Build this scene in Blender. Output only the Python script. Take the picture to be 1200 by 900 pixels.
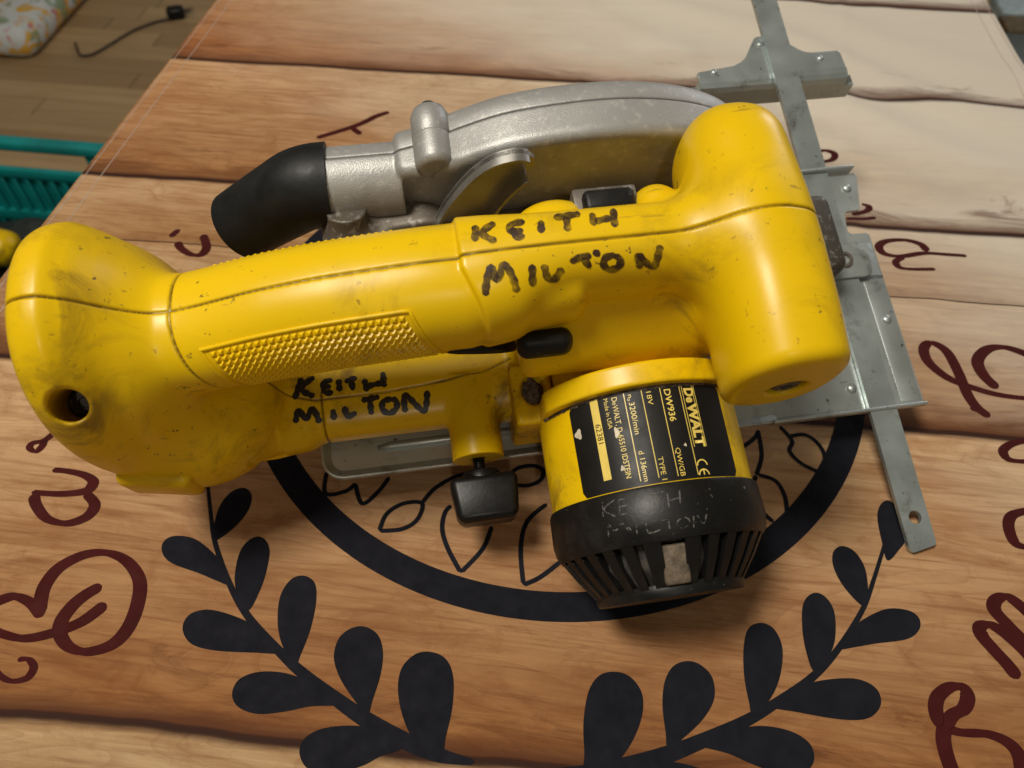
import bpy, bmesh, math, random
import numpy as np
from mathutils import Vector, Matrix
from mathutils.bvhtree import BVHTree

random.seed(7)
for o in list(bpy.data.objects):
    bpy.data.objects.remove(o)
scene = bpy.context.scene
COL = scene.collection
MM = 0.001

# ------------------------------------------------------------------ camera
cam = bpy.data.cameras.new('camera')
cam.lens = 27.0
cam.sensor_width = 36.0
cam.clip_start = 0.01
cam.clip_end = 60.0
cam.dof.use_dof = True
cam.dof.focus_distance = 0.31
cam.dof.aperture_fstop = 13.0
camo = bpy.data.objects.new('camera', cam)
COL.objects.link(camo)
scene.camera = camo
# columns: camera right, camera up, camera back, in world axes
camo.matrix_world = Matrix(((0.992729, -0.098824, 0.068727, 0.0),
                            (0.120095, 0.774408, -0.621183, 0.0),
                            (0.008165, 0.624920, 0.780646, 0.325),
                            (0, 0, 0, 1)))

# ------------------------------------------------------------------ room light
world = bpy.data.worlds.new('World')
scene.world = world
world.use_nodes = True
bg = world.node_tree.nodes['Background']
bg.inputs['Color'].default_value = (1.0, 0.86, 0.68, 1)
bg.inputs['Strength'].default_value = 0.11

def area_light(name, loc, target, size, power, color):
    L = bpy.data.lights.new(name, 'AREA')
    L.shape = 'DISK'
    L.size = size
    L.energy = power
    L.color = color
    o = bpy.data.objects.new(name, L)
    COL.objects.link(o)
    o.location = loc
    o.rotation_euler = (Vector(target) - Vector(loc)).to_track_quat('-Z', 'Y').to_euler()
    return o

area_light('ceiling_lamp', (-0.6, -0.05, 1.8), (0, 0.3, 0.05), 0.5, 32.0, (1.0, 0.925, 0.81))
area_light('room_lamp', (0.25, -1.1, 1.25), (0.05, 0.3, 0.1), 0.06, 2.6, (1.0, 0.88, 0.72))
area_light('window_glow', (1.6, 2.8, 1.0), (0.2, 0.5, 0.0), 0.9, 12.0, (0.95, 0.96, 1.0))

scene.view_settings.view_transform = 'Standard'
scene.view_settings.look = 'None'
scene.view_settings.exposure = 0.0
scene.view_settings.gamma = 1.0
scene.view_settings.use_curve_mapping = False
scene.render.resolution_x = 1024
scene.render.resolution_y = 768

# ------------------------------------------------------------------ helpers
def tag(o, label=None, cat=None, group=None, kind=None):
    if label: o['label'] = label
    if cat: o['category'] = cat
    if group: o['group'] = group
    if kind: o['kind'] = kind
    return o

def empty(name, loc=(0, 0, 0)):
    o = bpy.data.objects.new(name, None)
    o.empty_display_size = 0.02
    COL.objects.link(o)
    o.location = loc
    return o

def link_mesh(name, me, material, parent=None):
    o = bpy.data.objects.new(name, me)
    COL.objects.link(o)
    if material is not None and len(me.materials) == 0:
        me.materials.append(material)
    if parent is not None:
        o.parent = parent
    return o

def obj_from(name, verts, faces, material, parent=None, smooth=False, scale=MM):
    me = bpy.data.meshes.new(name)
    v = np.asarray(verts, float) * scale
    me.from_pydata(v.tolist(), [], [tuple(int(i) for i in f) for f in faces])
    me.update()
    if smooth:
        me.polygons.foreach_set('use_smooth', [True] * len(me.polygons))
    return link_mesh(name, me, material, parent)

def obj_bm(name, bm, material, parent=None, smooth=False, scale=MM, auto=None):
    bmesh.ops.scale(bm, vec=(scale,) * 3, verts=bm.verts)
    bmesh.ops.recalc_face_normals(bm, faces=bm.faces)
    me = bpy.data.meshes.new(name)
    bm.to_mesh(me)
    bm.free()
    if smooth:
        me.polygons.foreach_set('use_smooth', [True] * len(me.polygons))
        if auto:
            me.set_sharp_from_angle(angle=math.radians(auto))
    return link_mesh(name, me, material, parent)

def bm_box(bm, c, s, bevel=0.0, seg=2, rot=None):
    g = bmesh.ops.create_cube(bm, size=1.0)
    vs = g['verts']
    bmesh.ops.scale(bm, vec=s, verts=vs)
    if bevel > 0:
        es = list({e for v in vs for e in v.link_edges})
        r = bmesh.ops.bevel(bm, geom=es, offset=bevel, segments=seg, affect='EDGES', profile=0.5)
        vs = list({v for f in r['faces'] for v in f.verts} | {v for v in vs if v.is_valid})
    if rot is not None:
        bmesh.ops.rotate(bm, cent=(0, 0, 0), matrix=rot, verts=vs)
    bmesh.ops.translate(bm, vec=c, verts=vs)
    return vs

def bm_lathe(bm, prof, segs=64, axis='y', c=(0, 0, 0), a0=0.0, a1=360.0, cap=True):
    """prof: (radius, height along axis)"""
    full = abs(a1 - a0) >= 359.9
    n = segs if full else segs + 1
    rings = []
    for r, h in prof:
        ring = []
        for i in range(n):
            a = math.radians(a0 + (a1 - a0) * i / segs)
            p = (r * math.sin(a), r * math.cos(a))
            if axis == 'y': co = (c[0] + p[0], c[1] + h, c[2] + p[1])
            elif axis == 'x': co = (c[0] + h, c[1] + p[0], c[2] + p[1])
            else: co = (c[0] + p[0], c[1] + p[1], c[2] + h)
            ring.append(bm.verts.new(co))
        rings.append(ring)
    for a, b in zip(rings, rings[1:]):
        for i in range(n if full else n - 1):
            j = (i + 1) % n
            bm.faces.new((a[i], a[j], b[j], b[i]))
    if cap and full:
        if prof[0][0] > 0.01: bm.faces.new(rings[0])
        if prof[-1][0] > 0.01: bm.faces.new(rings[-1])
    return rings

def bm_tube(bm, pts, radii, segs=16, cap=True):
    pts = [Vector(p) for p in pts]
    if not hasattr(radii, '__len__'): radii = [radii] * len(pts)
    rings = []
    prev = None
    for i, p in enumerate(pts):
        t = (pts[min(i + 1, len(pts) - 1)] - pts[max(i - 1, 0)]).normalized()
        if prev is None:
            u = t.orthogonal().normalized()
        else:
            u = (prev - t * prev.dot(t)).normalized()
        prev = u
        w = t.cross(u)
        rings.append([bm.verts.new(p + (u * math.cos(a) + w * math.sin(a)) * radii[i])
                      for a in (2 * math.pi * k / segs for k in range(segs))])
    for a, b in zip(rings, rings[1:]):
        for i in range(segs):
            j = (i + 1) % segs
            bm.faces.new((a[i], a[j], b[j], b[i]))
    if cap:
        bm.faces.new(rings[0]); bm.faces.new(rings[-1])
    return rings

def bm_prism(bm, poly, z0, z1, bevel=0.0):
    lo = [bm.verts.new((x, y, z0)) for x, y in poly]
    hi = [bm.verts.new((x, y, z1)) for x, y in poly]
    bm.faces.new(lo[::-1]); top = bm.faces.new(hi)
    n = len(poly)
    for i in range(n):
        bm.faces.new((lo[i], lo[(i + 1) % n], hi[(i + 1) % n], hi[i]))
    if bevel:
        bmesh.ops.bevel(bm, geom=list(top.edges), offset=bevel, segments=2, affect='EDGES', profile=0.5)

def catmull(pts, sub=6, closed=False):
    P = [np.array(p, float) for p in pts]
    n = len(P)
    if n < 3 and not closed:
        return [P[0] + (P[1] - P[0]) * k / sub for k in range(sub + 1)]
    out = []
    rng = range(n if closed else n - 1)
    for i in rng:
        if closed:
            a, b, c, d = P[(i - 1) % n], P[i], P[(i + 1) % n], P[(i + 2) % n]
        else:
            a, b, c, d = P[max(i - 1, 0)], P[i], P[i + 1], P[min(i + 2, n - 1)]
        for k in range(sub):
            t = k / sub
            out.append(0.5 * (2 * b + (c - a) * t + (2 * a - 5 * b + 4 * c - d) * t * t + (3 * b - a - 3 * c + d) * t ** 3))
    if not closed:
        out.append(P[-1])
    return out

# ------------------------------------------------------------------ materials
class NT:
    def __init__(self, name):
        self.m = bpy.data.materials.new(name)
        self.m.use_nodes = True
        self.t = self.m.node_tree
        self.b = self.t.nodes['Principled BSDF']
    def n(self, kind, **kw):
        nd = self.t.nodes.new(kind)
        for k, v in kw.items():
            setattr(nd, k, v)
        return nd
    def l(self, a, b):
        self.t.links.new(a, b)
    def val(self, sock, v):
        if hasattr(v, 'is_output'): self.l(v, sock)
        else: sock.default_value = v
    def coord(self, scale=(1, 1, 1), kind='Object', rot=(0, 0, 0)):
        tc = self.n('ShaderNodeTexCoord')
        mp = self.n('ShaderNodeMapping')
        mp.inputs['Scale'].default_value = scale
        mp.inputs['Rotation'].default_value = rot
        self.l(tc.outputs[kind], mp.inputs['Vector'])
        return mp.outputs['Vector']
    def noise(self, vec, scale, detail=4, rough=0.55, dist=0.0):
        nd = self.n('ShaderNodeTexNoise')
        nd.inputs['Scale'].default_value = scale
        nd.inputs['Detail'].default_value = detail
        nd.inputs['Roughness'].default_value = rough
        nd.inputs['Distortion'].default_value = dist
        self.l(vec, nd.inputs['Vector'])
        return nd.outputs['Fac']
    def ramp(self, fac, stops, interp='LINEAR'):
        r = self.n('ShaderNodeValToRGB')
        r.color_ramp.interpolation = interp
        el = r.color_ramp.elements
        while len(el) < len(stops): el.new(0.5)
        for e, (p, c) in zip(el, stops):
            e.position = p
            e.color = (*c, 1) if len(c) == 3 else c
        self.l(fac, r.inputs['Fac'])
        return r.outputs['Color']
    def mix(self, fac, a, b, mode='MIX'):
        m = self.n('ShaderNodeMix', data_type='RGBA', blend_type=mode)
        self.val(m.inputs[0], fac)
        for s, v in ((m.inputs[6], a), (m.inputs[7], b)):
            if hasattr(v, 'is_output'): self.l(v, s)
            else: s.default_value = (*v, 1)
        return m.outputs[2]
    def math(self, op, a, b=0.0, clamp=False):
        m = self.n('ShaderNodeMath', operation=op, use_clamp=clamp)
        self.val(m.inputs[0], a); self.val(m.inputs[1], b)
        return m.outputs[0]
    def maprange(self, v, a, b, c=0.0, d=1.0):
        m = self.n('ShaderNodeMapRange')
        self.val(m.inputs[0], v)
        for i, x in enumerate((a, b, c, d)): m.inputs[i + 1].default_value = x
        return m.outputs[0]
    def bump(self, h, strength=0.2, dist=0.001):
        b = self.n('ShaderNodeBump')
        b.inputs['Strength'].default_value = strength
        b.inputs['Distance'].default_value = dist
        self.l(h, b.inputs['Height'])
        self.l(b.outputs['Normal'], self.b.inputs['Normal'])
    def set(self, **kw):
        for k, v in kw.items():
            s = self.b.inputs[k.replace('_', ' ')]
            if hasattr(v, 'is_output'): self.l(v, s)
            elif isinstance(v, tuple): s.default_value = (*v, 1) if len(v) == 3 else v
            else: s.default_value = v
        return self.m

def yellow_plastic(name, attr=True):
    t = NT(name)
    v = t.coord()
    base = t.ramp(t.noise(v, 9, 3), [(0.3, (0.74, 0.475, 0.002)), (0.7, (0.82, 0.55, 0.003))])
    # grimy smudges, small chips and pinpoint nicks
    sm = t.maprange(t.noise(v, 42, 6, 0.72, 0.8), 0.485, 0.66, 0, 0.9)
    zone = t.maprange(t.noise(v, 13, 2), 0.40, 0.60, 0, 1)
    c = t.mix(t.math('MULTIPLY', sm, zone), base, (0.20, 0.11, 0.012))
    ck = t.maprange(t.noise(v, 230, 3, 0.7), 0.65, 0.69, 0, 0.85)
    zone2 = t.maprange(t.noise(v, 19, 2), 0.42, 0.58, 0.1, 1)
    c = t.mix(t.math('MULTIPLY', ck, zone2), c, (0.075, 0.045, 0.02))
    sc = t.coord(scale=(30, 260, 200), rot=(0.3, 0.2, 0.9))
    scr = t.maprange(t.noise(sc, 1.0, 3, 0.6), 0.665, 0.72, 0, 0.55)
    c = t.mix(t.math('MULTIPLY', scr, zone2), c, (0.14, 0.08, 0.02))
    if attr:
        a = t.n('ShaderNodeAttribute', attribute_name='seam')
        br = t.maprange(t.noise(v, 60, 3), 0.3, 0.6, 0.55, 1.0)
        c = t.mix(t.math('MULTIPLY', a.outputs['Fac'], br), c, (0.085, 0.045, 0.008))
    r = t.maprange(t.noise(v, 26, 4), 0.3, 0.7, 0.28, 0.40)
    t.bump(t.noise(v, 900, 2), 0.07, 0.0003)
    return t.set(Base_Color=c, Roughness=r, Specular_IOR_Level=0.34)

def cast_metal(name, col=(0.36, 0.36, 0.35), rough=0.42, bump=0.34, attr=False):
    t = NT(name)
    v = t.coord()
    c = t.mix(t.maprange(t.noise(v, 30, 5, 0.65), 0.5, 0.78, 0, 0.65), col, (0.13, 0.115, 0.10))
    c = t.mix(t.maprange(t.noise(v, 300, 3), 0.55, 0.75, 0, 0.5), c, (0.60, 0.59, 0.56))
    if attr:
        a = t.n('ShaderNodeAttribute', attribute_name='seam')
        c = t.mix(a.outputs['Fac'], c, (0.035, 0.028, 0.022))
    t.bump(t.noise(v, 1700, 3, 0.6), bump, 0.0004)
    return t.set(Base_Color=c, Metallic=0.4, Roughness=t.maprange(t.noise(v, 45, 3), 0.3, 0.7, rough - 0.06, rough + 0.1))

def sheet_steel(name, col=(0.46, 0.51, 0.505), rough=0.42):
    t = NT(name)
    v = t.coord()
    cell = t.n('ShaderNodeTexVoronoi'); cell.inputs['Scale'].default_value = 95
    t.l(v, cell.inputs['Vector'])
    c = t.mix(t.maprange(cell.outputs['Distance'], 0.1, 0.8, 0, 0.25), col, (0.60, 0.64, 0.63))
    c = t.mix(t.maprange(t.noise(v, 55, 6, 0.7), 0.55, 0.72, 0, 0.75), c, (0.14, 0.13, 0.11))
    c = t.mix(t.maprange(t.noise(v, 260, 3, 0.6), 0.66, 0.74, 0, 0.8), c, (0.07, 0.05, 0.035))
    sc = t.coord(scale=(60, 900, 300), rot=(0, 0, 0.5))
    t.bump(t.noise(sc, 1.0, 3), 0.12, 0.0006)
    return t.set(Base_Color=c, Metallic=0.75, Roughness=t.maprange(t.noise(v, 40, 4), 0.3, 0.7, rough - 0.1, rough + 0.12))

def simple(name, col, rough=0.5, metal=0.0, var=0.25, scale=60, bump=0.0, spec=0.5, bscale=500):
    t = NT(name)
    v = t.coord()
    dark = tuple(x * (1 - var) for x in col); lite = tuple(min(1, x * (1 + var)) for x in col)
    c = t.ramp(t.noise(v, scale, 4), [(0.3, dark), (0.7, lite)])
    if bump: t.bump(t.noise(v, bscale, 3), bump, 0.001)
    return t.set(Base_Color=c, Roughness=t.maprange(t.noise(v, scale * 1.7, 3), 0.3, 0.7, rough * 0.85, min(1, rough * 1.15)), Metallic=metal, Specular_IOR_Level=spec)

def worn_ink(name, col, lo=0.36, hi=0.55, rough=0.5, scale=330):
    t = NT(name)
    v = t.coord()
    f = t.maprange(t.noise(v, scale, 4, 0.7), lo, hi, 0.0, 1.0)
    t.set(Base_Color=col, Roughness=rough, Alpha=f)
    return t.m

def dusty_black(name):
    t = NT(name)
    v = t.coord()
    c = t.mix(t.maprange(t.noise(v, 70, 5, 0.65), 0.52, 0.75, 0, 0.6), (0.006, 0.006, 0.006), (0.026, 0.024, 0.021))
    c = t.mix(t.maprange(t.noise(v, 420, 3, 0.7), 0.68, 0.74, 0, 0.6), c, (0.22, 0.21, 0.19))
    t.bump(t.noise(v, 600, 2), 0.12, 0.0005)
    return t.set(Base_Color=c, Roughness=t.maprange(t.noise(v, 50, 3), 0.3, 0.7, 0.34, 0.52), Specular_IOR_Level=0.3)

YELLOW = yellow_plastic('yellow_plastic')
YELLOW_PLAIN = yellow_plastic('yellow_plastic_small', attr=False)
CAST = cast_metal('cast_aluminium')
CAST_GUARD = cast_metal('cast_aluminium_guard', attr=True)
BRACKET = cast_metal('greasy_dark_metal', (0.07, 0.062, 0.05), 0.5, 0.3)
CAST_DARK = cast_metal('oily_cast_metal', (0.13, 0.112, 0.09), 0.46, 0.35)
STEEL = sheet_steel('zinc_plated_steel')
STEEL_BAR = sheet_steel('dull_zinc_bar', (0.40, 0.46, 0.455), 0.40)
LEVER = simple('polished_lever_steel', (0.30, 0.29, 0.27), 0.36, 0.7, 0.2, 80)
RUBBER = simple('black_rubber', (0.008, 0.009, 0.0095), 0.5, 0, 0.35, 90, 0.06, 0.3)
BLACK = dusty_black('dusty_black_plastic')
KNOB_BLACK = simple('black_knob_plastic', (0.005, 0.005, 0.005), 0.36, 0, 0.3, 90, 0.05, 0.3)
DARK = simple('dark_recess', (0.006, 0.005, 0.004), 0.8, 0, 0.3)
LABEL_BLACK = simple('label_black_film', (0.007, 0.007, 0.007), 0.46, 0, 0.3, 60, 0.03, 0.3)
LABEL_YELLOW = simple('label_print_yellow', (0.78, 0.60, 0.13), 0.4, 0, 0.12, 120)
LABEL_SCRAPE = simple('label_scrape', (0.62, 0.55, 0.42), 0.6, 0, 0.2, 200)
INK = worn_ink('worn_marker_ink', (0.035, 0.014, 0.003), 0.20, 0.62, 0.55, 170)
INK_FRESH = worn_ink('black_marker_ink', (0.008, 0.005, 0.003), 0.15, 0.40, 0.45, 260)
SCRATCH = worn_ink('pale_scratch', (0.11, 0.105, 0.10), 0.42, 0.56, 0.7, 700)
SCRATCH_DARK = worn_ink('dull_scratch', (0.10, 0.10, 0.095), 0.44, 0.58, 0.7, 600)
DUST = simple('packed_sawdust', (0.13, 0.10, 0.075), 0.95, 0, 0.6, 500, 1.0, 0.1, 900)

# ------------------------------------------------------------------ traced print and writing (mm on the cloth / mm on the saw)
LETTERING = [([(-239.5,106.4),(-237.3,108.9),(-231.3,111.5),(-222.7,109.3),(-215.3,104.4)],4.6),([(-216.7,104.9),(-219.5,111.1),(-221.1,118.4),(-218.9,127.0),(-211.0,134.1),(-200.8,136.5),(-189.9,133.5),(-180.6,125.4),(-176.8,114.6),(-176.5,103.8),(-180.2,96.4),(-188.8,92.3),(-197.2,93.1),(-203.7,97.8),(-206.1,103.7),(-204.4,111.2),(-200.7,116.8),(-196.1,121.0)],4.6),([(-234.0,96.7),(-229.5,95.2),(-218.3,94.3),(-207.6,97.9),(-198.0,103.8),(-193.4,109.2),(-190.7,113.4)],4.4),([(-216.2,85.5),(-211.7,86.1),(-207.9,83.2),(-208.5,78.9),(-214.0,76.9),(-220.1,78.4),(-224.1,80.9)],2.6),([(-247.5,175.7),(-239.8,175.9),(-230.5,174.8),(-224.5,171.6),(-225.8,166.3),(-237.4,163.2),(-251.2,162.4)],4.2),([(-249.8,161.7),(-245.1,155.7),(-236.4,149.6),(-226.0,148.6),(-218.5,153.4),(-218.1,159.9),(-225.3,165.2)],4.2),([(-257.3,197.9),(-260.2,192.1),(-265.2,189.5),(-265.1,186.5),(-261.2,185.1),(-259.6,188.5),(-260.4,192.5)],2.8),([(-258.9,350.0),(-256.9,355.5),(-255.1,357.2)],3.2),([(-252.6,346.3),(-248.0,340.7),(-239.6,336.0),(-233.4,336.8),(-232.5,343.7),(-239.2,355.0)],4.2),([(-197.0,467.9),(-183.8,477.8),(-170.6,488.9),(-160.1,501.6),(-152.1,508.0)],4.0),([(-174.7,483.7),(-166.2,476.6)],4.0),([(219.3,398.6),(216.4,405.1),(207.1,408.0),(195.2,405.3),(189.5,399.4),(191.9,392.9),(201.6,391.7),(216.5,396.5),(230.6,397.2),(243.2,397.4)],4.0),([(203.4,391.2),(197.6,386.2),(199.0,381.1),(206.4,380.4),(220.9,382.3)],3.4),([(224.0,268.3),(218.7,273.9),(215.9,282.5),(214.6,298.4),(211.7,312.9),(204.6,318.4),(199.4,313.3),(199.8,303.5),(207.4,293.4),(218.2,288.1),(231.2,284.5),(245.7,283.7),(259.0,285.4)],4.4),([(233.3,288.7),(228.1,297.4),(227.5,307.9),(235.0,317.3),(244.7,320.3),(255.2,317.1),(264.5,310.4)],5.0),([(185.4,441.9),(190.0,440.1),(187.7,435.0),(177.0,429.2)],3.4),([(172.6,424.3),(183.9,426.2),(192.9,428.9)],3.2),([(247.4,255.6),(237.3,254.4),(229.8,251.4),(224.8,246.6),(226.3,241.9),(233.7,241.4),(243.7,243.4)],3.6),([(235.1,214.3),(225.3,211.7),(218.7,208.5),(215.6,202.7),(215.8,194.8),(219.8,192.2),(228.8,193.3)],4.0),([(199.8,129.1),(196.8,134.7),(192.7,140.6),(189.2,146.3),(189.7,150.2),(193.9,151.5),(199.0,148.7),(205.5,141.7),(209.7,134.6)],4.6),([(211.9,136.5),(206.6,145.8),(201.7,152.6),(197.8,159.0),(200.0,163.9),(205.2,165.7),(210.9,161.0),(216.7,152.7)],4.6),([(164.5,86.2),(163.0,96.1),(163.9,103.6),(168.5,110.3),(174.1,114.0),(176.9,119.1),(175.3,122.6),(170.4,122.0),(164.8,117.6),(162.6,111.9),(163.8,106.6),(170.2,104.4),(181.1,105.0),(188.2,102.8),(191.5,98.1),(190.6,90.8)],4.4),([(214.9,273.2),(220.0,271.2),(224.2,268.5)],3.2),([(161.0,494.4),(163.1,497.5),(168.4,499.2),(173.8,496.9),(174.6,492.7),(171.3,488.8),(164.0,486.5)],3.6)]
LINE_ART = [([(-79.8,163.0),(-78.3,172.3),(-71.4,178.8),(-62.7,179.9),(-63.3,171.1),(-69.4,165.3),(-79.8,163.0)],1.7),([(-63.0,179.6),(-58.4,188.5),(-50.3,196.0),(-40.6,201.0)],1.7),([(-38.5,147.0),(-46.5,158.3),(-50.7,167.7),(-50.9,176.2),(-48.6,180.6)],1.7),([(-38.5,147.0),(-30.3,160.0),(-27.7,172.1)],1.7),([(-9.7,144.6),(-12.9,162.5),(-11.4,176.6),(-2.9,187.4)],1.7),([(-9.7,144.6),(-2.5,149.3),(6.3,158.3)],1.7),([(-25.1,198.6),(-19.3,205.5),(-12.0,208.0),(-6.7,206.0),(-7.4,200.3),(-12.7,196.4),(-18.6,195.7)],1.7),([(-113.0,191.9),(-110.3,179.6),(-101.1,181.8),(-96.9,186.9)],1.7),([(-97.3,186.8),(-91.3,176.3),(-85.1,183.6),(-81.5,192.5)],1.7),([(113.0,248.2),(118.5,239.6),(116.6,232.9),(121.8,226.0),(131.5,221.2)],1.7),([(116.2,241.6),(125.0,244.3),(131.2,239.9),(133.9,231.7),(131.5,221.2)],1.7),([(92.2,231.6),(99.5,239.0),(101.5,243.2)],1.7),([(101.6,244.6),(102.3,234.1),(101.9,226.4),(98.6,216.1)],1.7),([(98.6,216.1),(96.4,208.6),(98.0,198.3),(104.8,190.7)],1.7),([(99.4,216.7),(107.8,214.1),(111.6,205.3),(111.4,194.2)],1.7)]
LEAF_OUTLINES = [[(-169.5,172.1),(-168.9,182.0),(-169.5,194.7),(-172.7,202.0),(-177.1,204.3),(-180.5,199.0),(-180.5,184.9),(-175.8,177.8)],[(-154.5,148.4),(-157.5,155.2),(-158.5,167.0),(-155.5,175.0),(-150.0,177.6),(-145.2,173.9),(-144.2,166.0),(-147.6,156.4)],[(-140.2,128.5),(-146.2,129.6),(-155.5,132.1),(-169.9,135.4),(-176.3,140.2),(-177.5,145.5),(-173.4,148.7),(-163.7,148.3),(-151.6,141.7),(-142.6,133.6)],[(-128.0,117.9),(-134.3,123.6),(-139.1,132.5),(-140.9,145.0),(-137.8,151.9),(-132.7,152.8),(-127.7,147.3),(-125.7,136.1),(-125.9,125.6)],[(-106.8,101.8),(-118.9,100.6),(-135.8,99.4),(-146.9,100.9),(-153.1,106.7),(-152.6,113.1),(-145.7,116.3),(-134.6,115.3),(-122.7,111.8),(-111.9,105.8)],[(-100.5,98.2),(-107.4,103.7),(-113.1,113.5),(-116.0,125.9),(-113.7,134.3),(-108.4,136.9),(-102.6,134.1),(-99.6,126.0),(-98.5,113.5),(-99.5,102.2)],[(-77.4,84.3),(-89.4,82.3),(-98.4,79.3),(-109.2,76.9),(-118.0,78.3),(-122.6,82.9),(-121.8,89.1),(-114.6,93.1),(-103.0,93.9),(-90.2,90.9),(-79.8,86.6)],[(-66.0,82.2),(-73.4,87.6),(-80.9,95.1),(-85.5,103.2),(-85.2,111.4),(-80.6,116.2),(-75.0,117.2),(-69.0,114.3),(-65.3,107.4),(-64.2,98.0),(-65.1,87.9)],[(-49.4,71.1),(-56.9,67.6),(-63.4,63.2),(-74.3,59.1),(-83.4,59.4),(-88.6,64.2),(-88.7,69.7),(-83.1,74.3),(-73.0,76.9),(-63.7,77.1),(-52.3,74.2)],[(-33.4,71.9),(-39.8,72.5),(-45.7,75.0),(-52.0,83.6),(-55.9,93.6),(-56.0,102.1),(-51.6,108.2),(-45.4,110.0),(-38.5,107.9),(-34.1,100.9),(-32.4,89.0),(-33.1,77.3)]]
SPRIG_STEM = [(-170.2,180.9,1.4),(-161.5,162.4,1.6),(-153.8,147.6,1.9),(-140.2,129.0,2.3),(-126.8,115.3,2.8),(-109.5,102.8,3.3),(-95.9,94.4,4.0),(-78.3,85.6,4.8),(-64.4,79.4,5.5),(-46.1,73.3,5.5),(-33.4,70.5,4.6),(-20.4,69.6,1.5)]
HANDLE_INK = [[(73.0,51.0),(72.0,44.7)],[(79.7,51.2),(74.8,47.7),(79.2,43.9)],[(89.9,50.5),(85.3,49.9),(84.5,47.2),(88.9,47.3)],[(85.2,48.8),(86.1,45.1),(89.1,45.3)],[(95.5,50.4),(94.7,45.5)],[(99.8,50.9),(104.3,51.2),(109.4,51.5)],[(104.3,50.9),(104.0,45.1)],[(113.4,51.5),(113.4,46.3)],[(121.1,52.4),(120.4,45.0)],[(113.7,47.9),(119.9,48.9)],[(73.0,24.5),(73.5,28.1),(76.0,34.6),(77.5,29.7),(80.5,35.2),(82.6,30.7),(83.4,24.5)],[(89.9,34.3),(88.8,26.0)],[(93.8,33.9),(94.3,28.8),(96.6,28.1),(99.8,31.9)],[(102.8,33.5),(107.0,35.2),(110.4,35.1)],[(107.3,34.9),(109.2,30.7)],[(111.6,37.3),(113.0,34.6)],[(118.8,34.7),(115.2,34.0),(113.9,31.4),(115.8,29.3),(118.9,30.3),(119.9,32.7),(118.2,34.6)],[(126.2,34.6),(125.9,28.5)],[(126.3,34.4),(130.5,28.8),(134.8,36.7)]]
ARM_INK = [[(-4.3,38.8),(-7.9,29.0)],[(1.2,38.5),(-4.8,33.7),(0.7,29.3)],[(4.8,36.3),(5.0,30.1)],[(4.7,35.4),(9.1,36.2)],[(5.0,33.1),(8.3,33.2)],[(5.0,30.1),(9.0,30.5)],[(11.6,36.2),(11.8,30.3)],[(14.2,34.6),(19.7,35.9)],[(17.1,34.8),(17.6,30.0)],[(22.7,34.9),(23.7,28.8)],[(31.1,37.2),(31.3,29.9)],[(23.1,31.2),(31.0,32.2)],[(-8.1,18.3),(-6.4,24.0),(-3.6,19.8),(-0.3,23.8),(2.3,17.0)],[(8.2,22.7),(8.5,17.5)],[(13.2,23.4),(14.3,18.8),(18.4,19.9)],[(20.7,25.1),(28.8,25.8)],[(24.4,25.0),(24.6,18.0)],[(34.3,24.2),(30.2,23.4),(29.6,19.8),(32.4,17.8),(35.6,19.7),(35.7,23.0),(33.7,24.3)],[(39.2,17.2),(40.0,25.1),(47.3,17.0),(49.8,26.2)]]
CAP_SCRATCH = [[(108.1,-40.5),(107.4,-46.1)],[(112.7,-40.4),(108.2,-43.5),(112.0,-46.5)],[(114.3,-40.4),(113.7,-46.1)],[(114.5,-40.7),(118.0,-40.5)],[(114.0,-43.2),(117.0,-43.0)],[(113.7,-46.1),(117.0,-45.8)],[(125.5,-40.2),(131.3,-39.9)],[(128.2,-40.0),(127.7,-45.0)],[(132.5,-40.6),(132.0,-45.9)],[(137.2,-40.1),(136.4,-45.6)],[(132.2,-43.4),(136.7,-42.9)],[(108.1,-53.3),(108.8,-49.1),(110.8,-51.5),(113.7,-49.2),(115.7,-52.2)],[(114.8,-49.3),(116.8,-52.3)],[(119.0,-48.8),(118.5,-53.6)],[(122.5,-49.3),(122.7,-53.9),(127.3,-53.2)],[(128.0,-50.0),(133.2,-49.4)],[(130.8,-49.8),(130.6,-53.9)],[(136.5,-49.8),(133.9,-51.4),(134.6,-53.6),(137.5,-53.3),(138.5,-51.2),(136.5,-49.8)],[(139.5,-54.3),(141.0,-48.7),(143.4,-53.2),(146.1,-48.0)]]
SHOE_SCRATCH = [[(288.8,30.0),(285.7,10.9)],[(283.0,27.5),(287.2,28.1)],[(282.4,22.5),(287.6,22.9)],[(278.9,17.8),(287.3,18.8),(281.6,7.4)],[(289.3,18.6),(288.4,6.5)],[(279.0,11.7),(279.1,5.7)]]

# ------------------------------------------------------------------ the room: floor
FLOOR_Z = -0.70
def floor_mat():
    t = NT('oak_floor')
    oi = t.n('ShaderNodeObjectInfo')
    v = t.coord(scale=(3, 42, 10))
    g = t.noise(v, 1.0, 6, 0.6, 0.4)
    c = t.ramp(g, [(0.25, (0.38, 0.25, 0.12)), (0.75, (0.58, 0.41, 0.22))])
    c = t.mix(t.maprange(oi.outputs['Random'], 0, 1, 0, 0.85), c, (0.29, 0.185, 0.09), 'MIX')
    return t.set(Base_Color=c, Roughness=0.42)
OAK = floor_mat()
bm = bmesh.new()
bm_box(bm, (0.5, 1.5, FLOOR_Z - 0.02), (9, 8, 0.02))
floor = obj_bm('floor', bm, OAK, None, scale=1)
tag(floor, kind='structure')
bm = bmesh.new()
bm_box(bm, (0, 0, 0), (0.7965, 0.0665, 0.009), bevel=0.0012, seg=1)
plank_me = None
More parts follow.
